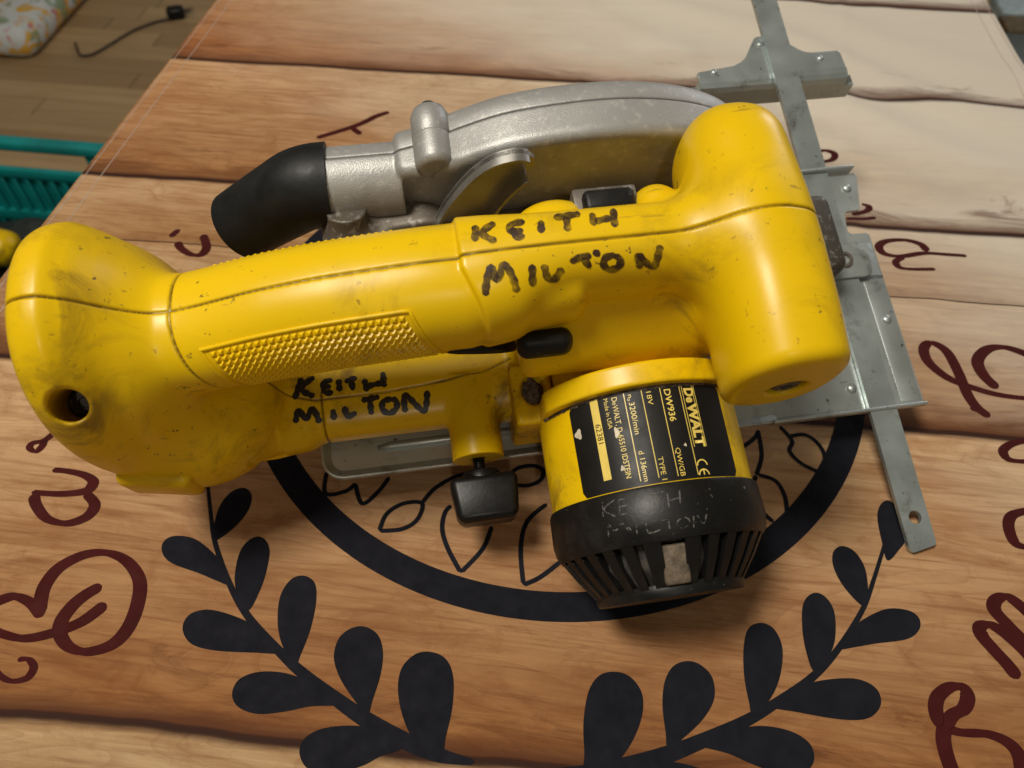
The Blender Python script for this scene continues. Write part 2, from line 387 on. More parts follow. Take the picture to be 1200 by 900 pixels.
for r in range(46):
    y = -0.25 + r * 0.068
    off = random.uniform(0, 0.8)
    for k in range(-4, 0):
        x = k * 0.8 + off + 0.55
        if x + 0.4 > -0.30 or x - 0.4 < -2.75: continue
        if plank_me is None:
            po = obj_bm('plank', bm, OAK, floor, scale=1)
            plank_me = po.data
        else:
            po = bpy.data.objects.new('plank', plank_me); COL.objects.link(po); po.parent = floor
        po.location = (x, y, FLOOR_Z - 0.0055 + random.uniform(-0.0004, 0.0004))
for r in range(10):
    y = 1.1 + r * 0.2
    for k in range(4):
        po = bpy.data.objects.new('plank', plank_me); COL.objects.link(po); po.parent = floor
        po.location = (0.75 + k * 0.8 + (r % 3) * 0.2, 1.2 + r * 0.068, FLOOR_Z - 0.0055)

# ------------------------------------------------------------------ the table and its printed cloth
TX0, TX1, TY0, TY1 = -343.9, 346.3, -140.0, 900.0
wood_t = simple('table_wood', (0.16, 0.08, 0.035), 0.45, 0, 0.3, 30)
table = empty('side_table', (0, 0, FLOOR_Z))
tag(table, 'narrow wooden table hidden beneath the printed tablecloth', 'table')
bm = bmesh.new()
bm_box(bm, (1.2, 380, -FLOOR_Z * 1000 - 12.5), (684, 1030, 22), bevel=3)
obj_bm('table_top', bm, wood_t, table)
for sx in (-300, 300):
    for sy in (-90, 850):
        bm = bmesh.new()
        bm_box(bm, (sx, sy, 335), (45, 45, 670), bevel=3)
        obj_bm('leg', bm, wood_t, table)

def cloth_z(x, y):
    """soft creases of the cloth, mm"""
    x = np.asarray(x, float); y = np.asarray(y, float)
    z = 0.25 * np.sin(x * 0.021 + 1.0) * np.sin(y * 0.017)
    w = 1 / (1 + np.exp(-(x + 0.25 * y - 200) / 40)) / (1 + np.exp(-(y - 455) / 35))
    q = (y - 520) + 0.62 * (x - 250) + 9 * np.sin(x * 0.03)
    z = z + 1.5 * w * (3.4 * np.exp(-(q / 24) ** 2) + 2.6 * np.exp(-((q - 78) / 20) ** 2) + 2.2 * np.exp(-((q + 66) / 18) ** 2) + 1.8 * np.exp(-((q - 150) / 26) ** 2))
    q2 = x - 0.12 * (y - 500) - 185
    z = z + 0.8 * np.exp(-(q2 / 5) ** 2) / (1 + np.exp(-(y - 380) / 30))
    q3 = x + 0.02 * (y - 500) + 10
    z = z + 0.7 * np.exp(-(q3 / 4) ** 2) / (1 + np.exp(-(y - 520) / 20))
    return z

def cloth_material():
    t = NT('plank_print_cloth')
    tc = t.n('ShaderNodeTexCoord')
    sep = t.n('ShaderNodeSeparateXYZ')
    t.l(tc.outputs['Object'], sep.inputs[0])
    v = t.coord()
    X, Y = sep.outputs['X'], sep.outputs['Y']
    # plank coordinate with wavy joints, in mm
    wob = t.math('MULTIPLY', t.math('SUBTRACT', t.noise(t.coord(scale=(5, 1, 1)), 2.2, 3), 0.5), 8.0)
    ymm = t.math('ADD', t.math('MULTIPLY', Y, 1000.0), wob)
    ymm = t.math('ADD', ymm, t.math('MULTIPLY', X, -22.0))
    lo, hi = -160.0, 920.0
    f = t.maprange(ymm, lo, hi, 0, 1)
    def pos(y): return (y - lo) / (hi - lo)
    joints = [-90, 71, 250, 350, 415, 570, 728, 850]
    # per plank tones
    tones = [((0.44, 0.28, 0.15), (0.48, 0.33, 0.19)), ((0.46, 0.315, 0.18), (0.54, 0.385, 0.23)), ((0.34, 0.155, 0.055), (0.66, 0.46, 0.28)),
             ((0.36, 0.18, 0.07), (0.58, 0.40, 0.24)), ((0.45, 0.26, 0.12), (0.62, 0.45, 0.29)), ((0.42, 0.225, 0.097), (0.74, 0.58, 0.40)),
             ((0.40, 0.18, 0.065), (0.76, 0.62, 0.45)), ((0.36, 0.155, 0.058), (0.66, 0.52, 0.38)), ((0.14, 0.065, 0.03), (0.3, 0.16, 0.08))]
    r = t.n('ShaderNodeValToRGB')
    st = []
    edges = [lo] + joints + [hi]
    for i, (a, b) in enumerate(zip(edges, edges[1:])):
        a_c, b_c = tones[i]
        st.append((pos(a) + 0.0035, a_c)); st.append((pos(a + 0.45 * (b - a)), tuple(0.55 * p + 0.45 * q for p, q in zip(a_c, b_c))))
        st.append((pos(b) - 0.0035, b_c))
    st = st[:32]
    base = t.ramp(f, st)
    # grain, stretched along the planks: cloudy figure, streaks, fine fibres
    g1 = t.noise(t.coord(scale=(3.4, 15, 1)), 3.0, 8, 0.66, 1.2)
    g2 = t.noise(t.coord(scale=(5, 95, 1)), 3.0, 5, 0.65, 0.8)
    g3 = t.noise(t.coord(scale=(22, 420, 1)), 2.0, 3, 0.6, 0.2)
    g4 = t.noise(t.coord(scale=(9, 13, 1)), 4.0, 7, 0.72, 0.8)
    c = t.mix(t.maprange(g1, 0.40, 0.64, 0, 0.75), base, t.mix(1.0, base, (0.60, 0.45, 0.33), 'MULTIPLY'))
    c = t.mix(t.maprange(g2, 0.50, 0.68, 0, 0.40), c, t.mix(1.0, base, (1.25, 1.24, 1.2), 'MULTIPLY'))
    c = t.mix(t.maprange(g2, 0.46, 0.32, 0, 0.6), c, t.mix(1.0, base, (0.45, 0.30, 0.20), 'MULTIPLY'))
    c = t.mix(t.maprange(g3, 0.35, 0.65, 0.0, 0.22), c, t.mix(1.0, base, (0.62, 0.5, 0.42), 'MULTIPLY'))
    c = t.mix(t.maprange(g4, 0.52, 0.70, 0, 0.6), c, t.mix(1.0, base, (0.55, 0.40, 0.30), 'MULTIPLY'))
    # growth-ring contour lines
    gr = t.math('FRACT', t.math('MULTIPLY', t.noise(t.coord(scale=(1.6, 12, 1)), 2.6, 2, 0.5, 0.5), 15.0))
    c = t.mix(t.maprange(gr, 0.0, 0.30, 0.30, 0), c, t.mix(1.0, base, (0.48, 0.33, 0.22), 'MULTIPLY'))
    # knots: distorted rings here and there
    k = t.n('ShaderNodeTexVoronoi'); k.inputs['Scale'].default_value = 1.0
    t.l(t.coord(scale=(4.2, 11.0, 1)), k.inputs['Vector'])
    kn = t.maprange(t.math('ADD', k.outputs['Distance'], t.math('MULTIPLY', t.noise(v, 25, 3), 0.25)), 0.14, 0.33, 0.75, 0)
    c = t.mix(t.math('MULTIPLY', kn, t.maprange(t.noise(t.coord(scale=(3, 5, 1)), 1.5, 1), 0.5, 0.6, 0, 1)), c, (0.24, 0.10, 0.04))
    # boards grow paler towards the far right
    pale_far = t.maprange(t.math('ADD', t.math('ADD', Y, t.math('MULTIPLY', X, 0.75)), t.math('MULTIPLY', t.math('SUBTRACT', t.noise(t.coord(scale=(2, 5, 1)), 2.0, 4), 0.5), 0.5)), 0.34, 0.72, 0, 0.88)
    c = t.mix(pale_far, c, (0.77, 0.74, 0.69))
    # rust tones toward the left of the far boards
    rust = t.math('MULTIPLY', t.maprange(X, -0.02, -0.34, 0, 1), t.maprange(Y, 0.36, 0.5, 0, 0.75))
    c = t.mix(rust, c, t.mix(1.0, c, (0.80, 0.56, 0.38), 'MULTIPLY'))
    # dark printed joints
    jm = None
    for j, wd, st_ in zip(joints, (3, 6, 5, 1.0, 5, 5.5, 6, 4), (0.8, 0.86, 0.85, 0.55, 0.9, 0.8, 0.9, 0.8)):
        d = t.math('ABSOLUTE', t.math('SUBTRACT', ymm, float(j)))
        m1 = t.maprange(d, wd * 0.25, wd * 0.75, st_, 0)
        jm = m1 if jm is None else t.math('MAXIMUM', jm, m1)
    c = t.mix(jm, c, (0.035, 0.012, 0.008))
    # soft brown band on the near side of each joint
    bm_ = None
    bn = t.noise(t.coord(scale=(3.2, 14, 1)), 3.0, 6, 0.68, 0.8)
    for j, wd, st_ in ((71, 32, 0.98), (250, 42, 0.9), (350, 14, 0.4), (415, 38, 0.85), (570, 36, 0.82), (728, 40, 0.97)):
        d = t.math('SUBTRACT', ymm, float(j))
        d = t.math('MULTIPLY', d, t.maprange(bn, 0.36, 0.62, 0.55, 3.0))
        m1 = t.math('MULTIPLY', t.maprange(d, wd * 0.12, wd, st_, 0), t.math('GREATER_THAN', d, 0.0))
        bm_ = m1 if bm_ is None else t.math('MAXIMUM', bm_, m1)
    c = t.mix(t.math('POWER', bm_, 1.3), c, (0.115, 0.040, 0.015))
    jl = None
    for j, wd in ((71, 2.6), (250, 2.6), (350, 0.9), (415, 2.8), (570, 2.6), (728, 3.2)):
        m1 = t.maprange(t.math('ABSOLUTE', t.math('SUBTRACT', ymm, float(j))), wd * 0.35, wd * 0.75, 0.85, 0)
        jl = m1 if jl is None else t.math('MAXIMUM', jl, m1)
    c = t.mix(jl, c, (0.030, 0.011, 0.008))
    c = t.mix(1.0, c, (0.87, 0.84, 0.77), 'MULTIPLY')
    # weave
    wv = t.n('ShaderNodeTexWave'); wv.inputs['Scale'].default_value = 330
    wv2 = t.n('ShaderNodeTexWave', bands_direction='Y'); wv2.inputs['Scale'].default_value = 330
    t.l(v, wv.inputs['Vector']); t.l(v, wv2.inputs['Vector'])
    h = t.math('ADD', wv.outputs['Fac'], wv2.outputs['Fac'])
    t.bump(h, 0.06, 0.0003)
    return t.set(Base_Color=c, Roughness=0.75, Specular_IOR_Level=0.16)

CLOTH = cloth_material()
tablecloth = empty('tablecloth', (0, 0, 0))
tag(tablecloth, 'polyester tablecloth printed with wood planks, black leafy wreath and red script', 'tablecloth')
nx, ny = 140, 200
xs = np.linspace(TX0, TX1, nx); ys = np.linspace(TY0, TY1, ny)
gx, gy = np.meshgrid(xs, ys, indexing='ij')
gz = cloth_z(gx, gy)
V = np.stack([gx, gy, gz], -1).reshape(-1, 3).tolist()
Fc = [(i * ny + j, (i + 1) * ny + j, (i + 1) * ny + j + 1, i * ny + j + 1) for i in range(nx - 1) for j in range(ny - 1)]
# hanging edge: fold down all round
def skirt(V, Fc, ids, out):
    prev = ids
    for dx, dz in ((1.6, -0.5), (2.6, -2.0), (3.0, -5.0), (3.4, -18.0)):
        cur = []
        for i in ids:
            x, y, z = V[i]
            V.append((x + out[0] * dx, y + out[1] * dx, z + dz)); cur.append(len(V) - 1)
        for a in range(len(ids) - 1):
            Fc.append((prev[a], prev[a + 1], cur[a + 1], cur[a]))
        prev = cur
skirt(V, Fc, [j for j in range(ny)], (-1, 0))
skirt(V, Fc, [(nx - 1) * ny + j for j in range(ny)][::-1], (1, 0))
skirt(V, Fc, [i * ny for i in range(nx)][::-1], (0, -1))
skirt(V, Fc, [i * ny + ny - 1 for i in range(nx)], (0, 1))
obj_from('cloth', V, Fc, CLOTH, tablecloth, smooth=True)

PRINT_BLACK = simple('print_navy_black', (0.0088, 0.0092, 0.0140), 0.8, 0, 0.2, 90, 0.05, 0.12)
PRINT_RED = simple('print_dark_red', (0.050, 0.007, 0.0065), 0.8, 0, 0.15, 90, 0.05, 0.12)
THREAD = simple('hem_thread', (0.42, 0.33, 0.28), 0.7, 0, 0.15, 200)
LIFT = 0.16

def flat_ribbon(name, pts, widths, material, parent, lift=LIFT, sub=7, taper=True, calligraphic=False):
    P = np.array(catmull(pts, sub))
    n = len(P)
    if not hasattr(widths, '__len__'):
        W = np.full(n, widths / 2.0)
    else:
        W = np.interp(np.linspace(0, 1, n), np.linspace(0, 1, len(widths)), widths) / 2
    T = np.gradient(P, axis=0); T /= np.linalg.norm(T, axis=1)[:, None] + 1e-9
    N = np.stack([-T[:, 1], T[:, 0]], 1)
    if calligraphic:   # pen-like thick and thin
        W = W * (0.62 + 0.62 * np.abs(T[:, 1]))
    if taper:   # rounded stroke ends
        s = np.r_[0, np.cumsum(np.linalg.norm(np.diff(P, axis=0), axis=1))]
        e = np.minimum(s, s[-1] - s)
        W = W * np.sqrt(np.clip(1 - (1 - np.clip(e / (W + 1e-6), 0, 1)) ** 2, 0.02, 1))
    A = P + N * W[:, None]; B = P - N * W[:, None]
    verts = [(x, y, cloth_z(x, y) + lift) for x, y in A] + [(x, y, cloth_z(x, y) + lift) for x, y in B]
    faces = [(i + n, i + 1 + n, i + 1, i) for i in range(n - 1)]
    return obj_from(name, verts, faces, material, parent)

lift_k = 0
for pts, wd in LETTERING:
    lift_k += 1
    flat_ribbon('printed_letter_stroke', pts, wd * 1.12, PRINT_RED, tablecloth, LIFT + 0.012 * (lift_k % 7), calligraphic=True)
for pts, wd in LINE_ART:
    lift_k += 1
    flat_ribbon('printed_line', pts, wd * 1.3, PRINT_BLACK, tablecloth, LIFT + 0.012 * (lift_k % 7))
RC = (-9.2, 301.0)
n = 220
verts = []
for rr in (158.6, 172.3):
    for i in range(n):
        a = 2 * math.pi * i / n
        x, y = RC[0] + rr * math.cos(a), RC[1] + rr * math.sin(a)
        verts.append((x, y, cloth_z(x, y) + LIFT + 0.1))
obj_from('printed_ring', verts, [(i, n + i, n + (i + 1) % n, (i + 1) % n) for i in range(n)], PRINT_BLACK, tablecloth)

def mirror(p):
    a = math.radians(0.9)
    dx, dy = p[0] - RC[0], p[1] - RC[1]
    c, s = math.cos(2 * a), math.sin(2 * a)
    return (RC[0] - c * dx - s * dy, RC[1] - s * dx + c * dy)
for side in (0, 1):
    f = (lambda p: p) if side == 0 else mirror
    br = flat_ribbon('printed_sprig', [f(q[:2]) for q in SPRIG_STEM], [q[2] * 1.15 for q in SPRIG_STEM], PRINT_BLACK, tablecloth, LIFT + 0.05)
    for k, L in enumerate(LEAF_OUTLINES):
        poly = catmull([f(q) for q in L], 5, closed=True)
        cx = sum(p[0] for p in poly) / len(poly); cy = sum(p[1] for p in poly) / len(poly)
        vs = [(p[0], p[1], cloth_z(p[0], p[1]) + LIFT + 0.02 * (k % 3)) for p in poly] + [(cx, cy, cloth_z(cx, cy) + LIFT + 0.02 * (k % 3))]
        m = len(poly)
        fs = [(i, (i + 1) % m, m) if side else (i, (i + 1) % m, m) for i in range(m)]
        obj_from('printed_leaf', vs, fs, PRINT_BLACK, br)
for x in (TX0 + 2.0, TX0 + 13.0, TX1 - 2.0, TX1 - 13.0):
    flat_ribbon('hem_stitch', [(x, TY0 + 5), (x + 0.4, 300), (x - 0.3, 500), (x, TY1 - 5)], 0.55, THREAD, tablecloth, 0.12, 40, False)

# ------------------------------------------------------------------ the saw (local axes in mm: x along the shoe, y across it away from the motor, z up from the shoe)
saw = empty('circular_saw')
tag(saw, 'worn yellow cordless circular saw with silver blade guard resting on the tablecloth', 'saw')
saw.matrix_world = Matrix(((0.962218, -0.255860, 0.093125, -0.103868),
                           (0.272280, 0.904189, -0.329098, 0.175546),
                           (0.0, 0.342020, 0.939693, 0.025),
                           (0, 0, 0, 1)))

def rounded(poly_r, seg=8):
    """polygon with rounded corners: list of (x, y, r)"""
    out = []
    n = len(poly_r)
    for i, (x, y, r) in enumerate(poly_r):
        if r <= 0: out.append((x, y)); continue
        p = Vector((x, y)); a = (Vector(poly_r[i - 1][:2]) - p).normalized(); b = (Vector(poly_r[(i + 1) % n][:2]) - p).normalized()
        ang = a.angle(b); d = r / math.tan(ang / 2)
        c = p + (a + b).normalized() * (r / math.sin(ang / 2))
        s = p + a * d; e = p + b * d
        a0 = math.atan2(s.y - c.y, s.x - c.x); a1 = math.atan2(e.y - c.y, e.x - c.x)
        da = (a1 - a0 + math.pi) % (2 * math.pi) - math.pi
        for k in range(seg + 1):
            t = a0 + da * k / seg
            out.append((c.x + r * math.cos(t), c.y + r * math.sin(t)))
    return out

# ---- distance-field modelling of the moulded and cast shells
def smin(a, b, k):
    h = np.maximum(k - np.abs(a - b), 0) / k
    return np.minimum(a, b) - h * h * k * 0.25
def smax(a, b, k):
    return -smin(-a, -b, k)

class Loft:
    """tube along one axis with keyed centre and half-sizes; rows: t, c0, c1, r0, r1"""
    def __init__(self, axis, rows, n=2.0, k0=6.0, k1=6.0):
        self.ax = axis
        R_ = np.array(rows, float)
        t = R_[:, 0]
        self.t0, self.t1 = t[0], t[-1]
        tt = np.linspace(t[0], t[-1], 400)
        m = np.gradient(R_[:, 1:], t, axis=0)
        cols = []
        for c in range(1, 5):
            y = R_[:, c]
            d = np.diff(y) / np.diff(t)
            mm = np.zeros(len(t))
            for i in range(1, len(t) - 1):
                mm[i] = 0 if d[i - 1] * d[i] <= 0 else 2 * d[i - 1] * d[i] / (d[i - 1] + d[i])
            mm[0], mm[-1] = d[0], d[-1]
            i = np.clip(np.searchsorted(t, tt) - 1, 0, len(t) - 2)
            h = t[i + 1] - t[i]; s = (tt - t[i]) / h
            cols.append((2 * s ** 3 - 3 * s ** 2 + 1) * y[i] + (s ** 3 - 2 * s ** 2 + s) * h * mm[i] + (-2 * s ** 3 + 3 * s ** 2) * y[i + 1] + (s ** 3 - s ** 2) * h * mm[i + 1])
        self.tt = tt; self.cols = cols
        self.n = n; self.k0 = k0; self.k1 = k1
    def __call__(self, x, y, z):
        if self.ax == 'x': t, a, b = x, y, z
        elif self.ax == 'y': t, a, b = y, x, z
        else: t, a, b = z, x, y
        c0, c1, r0, r1 = (np.interp(t, self.tt, c) for c in self.cols)
        u = np.abs(a - c0) / r0; v = np.abs(b - c1) / r1
        if self.n == 2.0: q = np.sqrt(u * u + v * v)
        else: q = (u ** self.n + v ** self.n) ** (1 / self.n)
        d = (q - 1) * np.minimum(r0, r1)
        d = smax(d, self.t0 - t, self.k0)
        return smax(d, t - self.t1, self.k1)

def rbox(x, y, z, c, s, r):
    qx = np.abs(x - c[0]) - s[0] / 2 + r; qy = np.abs(y - c[1]) - s[1] / 2 + r; qz = np.abs(z - c[2]) - s[2] / 2 + r
    return np.sqrt(np.maximum(qx, 0) ** 2 + np.maximum(qy, 0) ** 2 + np.maximum(qz, 0) ** 2) + np.minimum(np.maximum(qx, np.maximum(qy, qz)), 0) - r
def rod(x, y, z, a, b, r):
    a = np.array(a, float); b = np.array(b, float); d = b - a; L = np.linalg.norm(d); d /= L
    px, py, pz = x - a[0], y - a[1], z - a[2]
    t = px * d[0] + py * d[1] + pz * d[2]
    rad = np.sqrt(np.maximum(px * px + py * py + pz * pz - t * t, 0))
    return np.maximum(rad - r, np.abs(t - L / 2) - L / 2)
def ell(x, y, z, c, r):
    q = np.sqrt(((x - c[0]) / r[0]) ** 2 + ((y - c[1]) / r[1]) ** 2 + ((z - c[2]) / r[2]) ** 2)
    return (q - 1) * min(r)

def sdf_mesh(fn, lo, hi, h):
    lo = np.array(lo, float); hi = np.array(hi, float)
    nb = np.ceil((hi - lo) / (4 * h)).astype(int) + 1
    cx, cy, cz = (lo[i] + (np.arange(nb[i]) * 4 + 1.5) * h for i in range(3))
    X, Y, Z = np.meshgrid(cx, cy, cz, indexing='ij')
    dc = fn(X.ravel(), Y.ravel(), Z.ravel()).reshape(nb)
    act = np.abs(dc) < 4 * h * 1.9 + 0.8
    N = nb * 4
    D = np.where(dc < 0, -1.0, 1.0).astype(np.float32) * 50
    D = D.repeat(4, 0).repeat(4, 1).repeat(4, 2)
    I = np.argwhere(act)
    off = np.stack(np.meshgrid(*[np.arange(4)] * 3, indexing='ij'), -1).reshape(-1, 3)
    for s in range(0, len(I), 20000):
        idx = (I[s:s + 20000, None, :] * 4 + off[None]).reshape(-1, 3)
        p = lo + idx * h
        D[idx[:, 0], idx[:, 1], idx[:, 2]] = fn(p[:, 0], p[:, 1], p[:, 2])
    S = D < 0
    cnt = np.zeros(N - 1, np.int8)
    sl = (slice(None, -1), slice(1, None))
    for a in (0, 1):
        for b in (0, 1):
            for c in (0, 1):
                cnt += S[sl[a], sl[b], sl[c]]
    cells = np.argwhere((cnt > 0) & (cnt < 8))
    vid = np.full(N - 1, -1, np.int32)
    vid[cells[:, 0], cells[:, 1], cells[:, 2]] = np.arange(len(cells))
    acc = np.zeros((len(cells), 3)); num = np.zeros(len(cells))
    for ax in range(3):
        o1, o2 = [i for i in range(3) if i != ax]
        for a in (0, 1):
            for b in (0, 1):
                c0 = cells.copy(); c0[:, o1] += a; c0[:, o2] += b
                c1 = c0.copy(); c1[:, ax] += 1
                d0 = D[c0[:, 0], c0[:, 1], c0[:, 2]]; d1 = D[c1[:, 0], c1[:, 1], c1[:, 2]]
                m = (d0 < 0) != (d1 < 0)
                t = np.where(m, d0 / np.where(m, d0 - d1, 1), 0)
                p = c0.astype(float); p[:, ax] += t
                acc[m] += p[m]; num[m] += 1
    v = lo + acc / num[:, None] * h
    faces = []
    for ax in range(3):
        o1, o2 = [(1, 2), (2, 0), (0, 1)][ax]
        s0 = [slice(None)] * 3; s1 = [slice(None)] * 3
        s0[ax] = slice(None, -1); s1[ax] = slice(1, None)
        a0 = S[tuple(s0)]; a1 = S[tuple(s1)]
        E = np.argwhere(a0 != a1)
        E = E[(E[:, o1] > 0) & (E[:, o2] > 0) & (E[:, o1] < N[o1] - 1) & (E[:, o2] < N[o2] - 1)]
        inside = a0[E[:, 0], E[:, 1], E[:, 2]]
        q = []
        for da, db in ((-1, -1), (0, -1), (0, 0), (-1, 0)):
            c = E.copy(); c[:, o1] += da; c[:, o2] += db
            q.append(vid[c[:, 0], c[:, 1], c[:, 2]])
        q = np.stack(q, 1)
        q = np.where(inside[:, None], q, q[:, ::-1])
        faces.append(q[(q >= 0).all(1)])
    f = np.concatenate(faces)
    for _ in range(2):
        e = 0.15
        d = fn(v[:, 0], v[:, 1], v[:, 2])
        g = np.stack([fn(v[:, 0] + e, v[:, 1], v[:, 2]) - d, fn(v[:, 0], v[:, 1] + e, v[:, 2]) - d, fn(v[:, 0], v[:, 1], v[:, 2] + e) - d], 1) / e
        st = d[:, None] * g / np.maximum((g * g).sum(1), 0.2)[:, None]
        L = np.linalg.norm(st, axis=1)[:, None]
        v = v - st * np.minimum(1, 0.5 * h / np.maximum(L, 1e-9))
    return v, f

def shell(name, v, f, material, parent):
    me = bpy.data.meshes.new(name)
    me.vertices.add(len(v)); me.vertices.foreach_set('co', (v * MM).astype(np.float32).ravel())
    me.loops.add(f.size); me.loops.foreach_set('vertex_index', f.astype(np.int32).ravel())
    me.polygons.add(len(f)); me.polygons.foreach_set('loop_start', np.arange(0, f.size, 4, dtype=np.int32))
    me.polygons.foreach_set('loop_total', np.full(len(f), 4, np.int32))
    me.polygons.foreach_set('use_smooth', np.ones(len(f), bool))
    me.update(calc_edges=True); me.validate()
    return link_mesh(name, me, material, parent)

MX, MZ = 136.0, 38.0     # motor axis
handle = Loft('x', [(-48, 38, 82, 26, 24), (-30, 38, 85.5, 22, 20), (0, 38, 93.5, 22, 21), (24, 38, 97.5, 22, 21.5), (66, 38, 101, 22, 21.2), (82, 38, 101, 19, 20), (110, 38, 101, 16, 18)], n=2.15)
block = Loft('x', [(66, 38.3, 101.8, 22.6, 22.6), (78, 38.8, 102, 21.2, 23.4), (90, 40.5, 104.5, 17.4, 21.5), (104, 41.5, 106, 15.2, 20.4), (165, 41.5, 106, 15, 20.6)], n=2.3, k0=1.6)
tee = Loft('y', [(-14.5, 171.6, 106, 20.0, 25.5), (10, 171.6, 108, 20.6, 26.5), (38, 171.6, 109, 20.8, 26.8), (70, 171.8, 108, 20.0, 25), (97.5, 173.8, 104, 18.3, 22)], n=2.35, k0=5, k1=24)
bulb = Loft('x', [(-82, 42, 62, 40, 57), (-75, 42, 62, 43, 62.5), (-67, 42, 62, 43.7, 63.4), (-61, 42, 61.5, 41.6, 61.0), (-54, 42, 59, 38.6, 57.4), (-47, 41, 54, 37, 54), (-40, 39.0, 48, 34, 48), (-27, 36, 32, 30.0, 31), (-15, 33, 19, 24.5, 17), (-4, 30, 16, 18.5, 13)], n=2.25, k0=13, k1=4)
arm = Loft('x', [(-20, 30.5, 16.5, 19.5, 12.5), (40, 30.5, 16, 19.5, 12), (96, 30.5, 17.5, 20.5, 13.5)], n=2.8)
gear = Loft('y', [(4, MX, MZ, 33, 33), (60, MX, MZ, 33, 33), (84, MX, MZ, 40, 40)], k0=2, k1=6)

def body_core(x, y, z):
    xb = x - 0.42 * np.maximum(0, 34 - y)
    d = smin(handle(x, y, z), bulb(x, y, z), 10)
    d = smin(d, ell(x, y, z, (-46, 27, 34), (35, 33, 34)), 9)
    d = smin(d, arm(x, y, z), 8)
    b = block(xb, y, z)
    g = smin(gear(x, y, z), b, 3)
    wl = -0.831 * (y - 29.6) + 0.556 * (z - 104.0)
    wl = smax(smax(wl, 12.0 - y, 4), z - 106, 3)
    wl = smax(smax(wl, y - 57, 3), 66 - z, 3)
    wl = smax(smax(wl, x - 178, 2), 86.5 - x, 5)
    g = smin(g, wl, 1.5)
    g = smin(g, rbox(x, y, z, (140, 43, 60), (76, 30, 50), 4), 2)
    g = smin(g, tee(x, y, z), 15)
    d = smin(d, g, 1.2)
    # solid web that ties the arm, handle block and gear housing together
    d = smin(d, rbox(x, y, z, (107, 42, 46), (34, 34, 86), 6), 6)
    # far side flanks beside the lock button
    d = smin(d, ell(x, y, z, (103, 58, 101), (15, 9, 12)), 3)
    d = smin(d, ell(x, y, z, (141, 58, 104), (10, 10, 12)), 3)
    # boss of the depth screw, dirt pocket block
    d = smin(d, np.maximum(rod(x, y, z, (68.5, -6.5, 20), (68.5, 30, 20), 11.3), -rod(x, y, z, (68.5, -8, 20), (68.5, -2, 20), 3.2)), 3)
    d = np.minimum(d, rbox(x, y, z, (94, 14, 24), (17, 27, 36), 2.0))
    d = smax(d, -ell(x, y, z, (94.5, 15.5, 43), (5.6, 7.0, 7.0)), 1.5)
    # collar of the motor
    ring = np.sqrt((x - MX) ** 2 + (z - MZ) ** 2)
    d = np.minimum(d, smax(smax(ring - 45.6, np.abs(y - 4.0) - 4.6, 1.4), 95.5 - x, 1.2))
    return d

ARM_SEAM = ([-21.6, -17.1, -7.5, 1.5, 31, 61.3, 74.7, 86.9], [36.3, 31.5, 27.9, 26.4, 26.7, 28.9, 30.1, 34.4])
def seams(x, y, z, d):
    """grooves: mould parting line, rear collar line, arm joints; value 0..1"""
    top = z > 55
    s = np.where(top | (x < -40), np.exp(-((y - 38.0) / 0.42) ** 2), 0)
    xr = -32.5 - np.where(y < 38, 0.5, 0.15) * (z - 104)
    s = np.maximum(s, np.where((z > 62), np.exp(-((x - xr) / 0.46) ** 2), 0))
    ys = np.interp(x, ARM_SEAM[0], ARM_SEAM[1])
    s = np.maximum(s, np.where((x > ARM_SEAM[0][0]) & (x < 88) & (z > 14) & (z < 50), np.exp(-((y - ys) / 0.42) ** 2), 0))
    s = np.maximum(s, np.where((x > -2) & (x < 12) & (y < 30) & (z < 40), np.exp(-((x - 4.2) / 0.42) ** 2), 0))
    return s

HOLES = []
def body_fn(x, y, z):
    d = body_core(x, y, z)
    d = d + 0.75 * seams(x, y, z, d)
    d = d + 0.9 / (1 + np.exp(np.clip((np.abs(x + 20) - 6) * 3, -30, 30))) / (1 + np.exp(np.clip((np.abs(z - 26) - 11) * 3, -30, 30))) * (y < 22)
    for a, b, r in HOLES:
        d = smax(d, -rod(x, y, z, a, b, r), 1.6)
    # slot between arm and boss block stays uncut; a black tube darkens it
    return d

# screw holes: in the rear housing, on top of it, in the end of the front grip, dirt pocket
HOLES += [((-71.5, 20.6, 74), (-62, 3, 118), 5.6), ((-69, 68, 70), (-74, 94, 101), 4.6), ((174, -30, 102), (174, -2, 102), 7.0)]
bv, bf = sdf_mesh(body_fn, (-108, -26, -8), (206, 112, 140), 0.62)
body = shell('body', bv, bf, YELLOW, saw)
at = body.data.attributes.new('seam', 'FLOAT', 'POINT')
sv = seams(bv[:, 0], bv[:, 1], bv[:, 2], 0)
at.data.foreach_set('value', np.clip(sv * 1.15, 0, 1).astype(np.float32))
BODY = BVHTree.FromPolygons(bv.tolist(), bf.tolist())

EYE = Vector((52.1, -82.7, 349.4))   # where the writer leaned over the saw
def cast(tree, p, origin=None, direction=None):
    if direction is None:
        o = Vector(origin); d = (Vector(p) - o).normalized()
    else:
        d = Vector(direction).normalized(); o = Vector(p) - d * 300
    h = tree.ray_cast(o, d)
    return (h[0], h[1]) if h[0] is not None else (None, None)

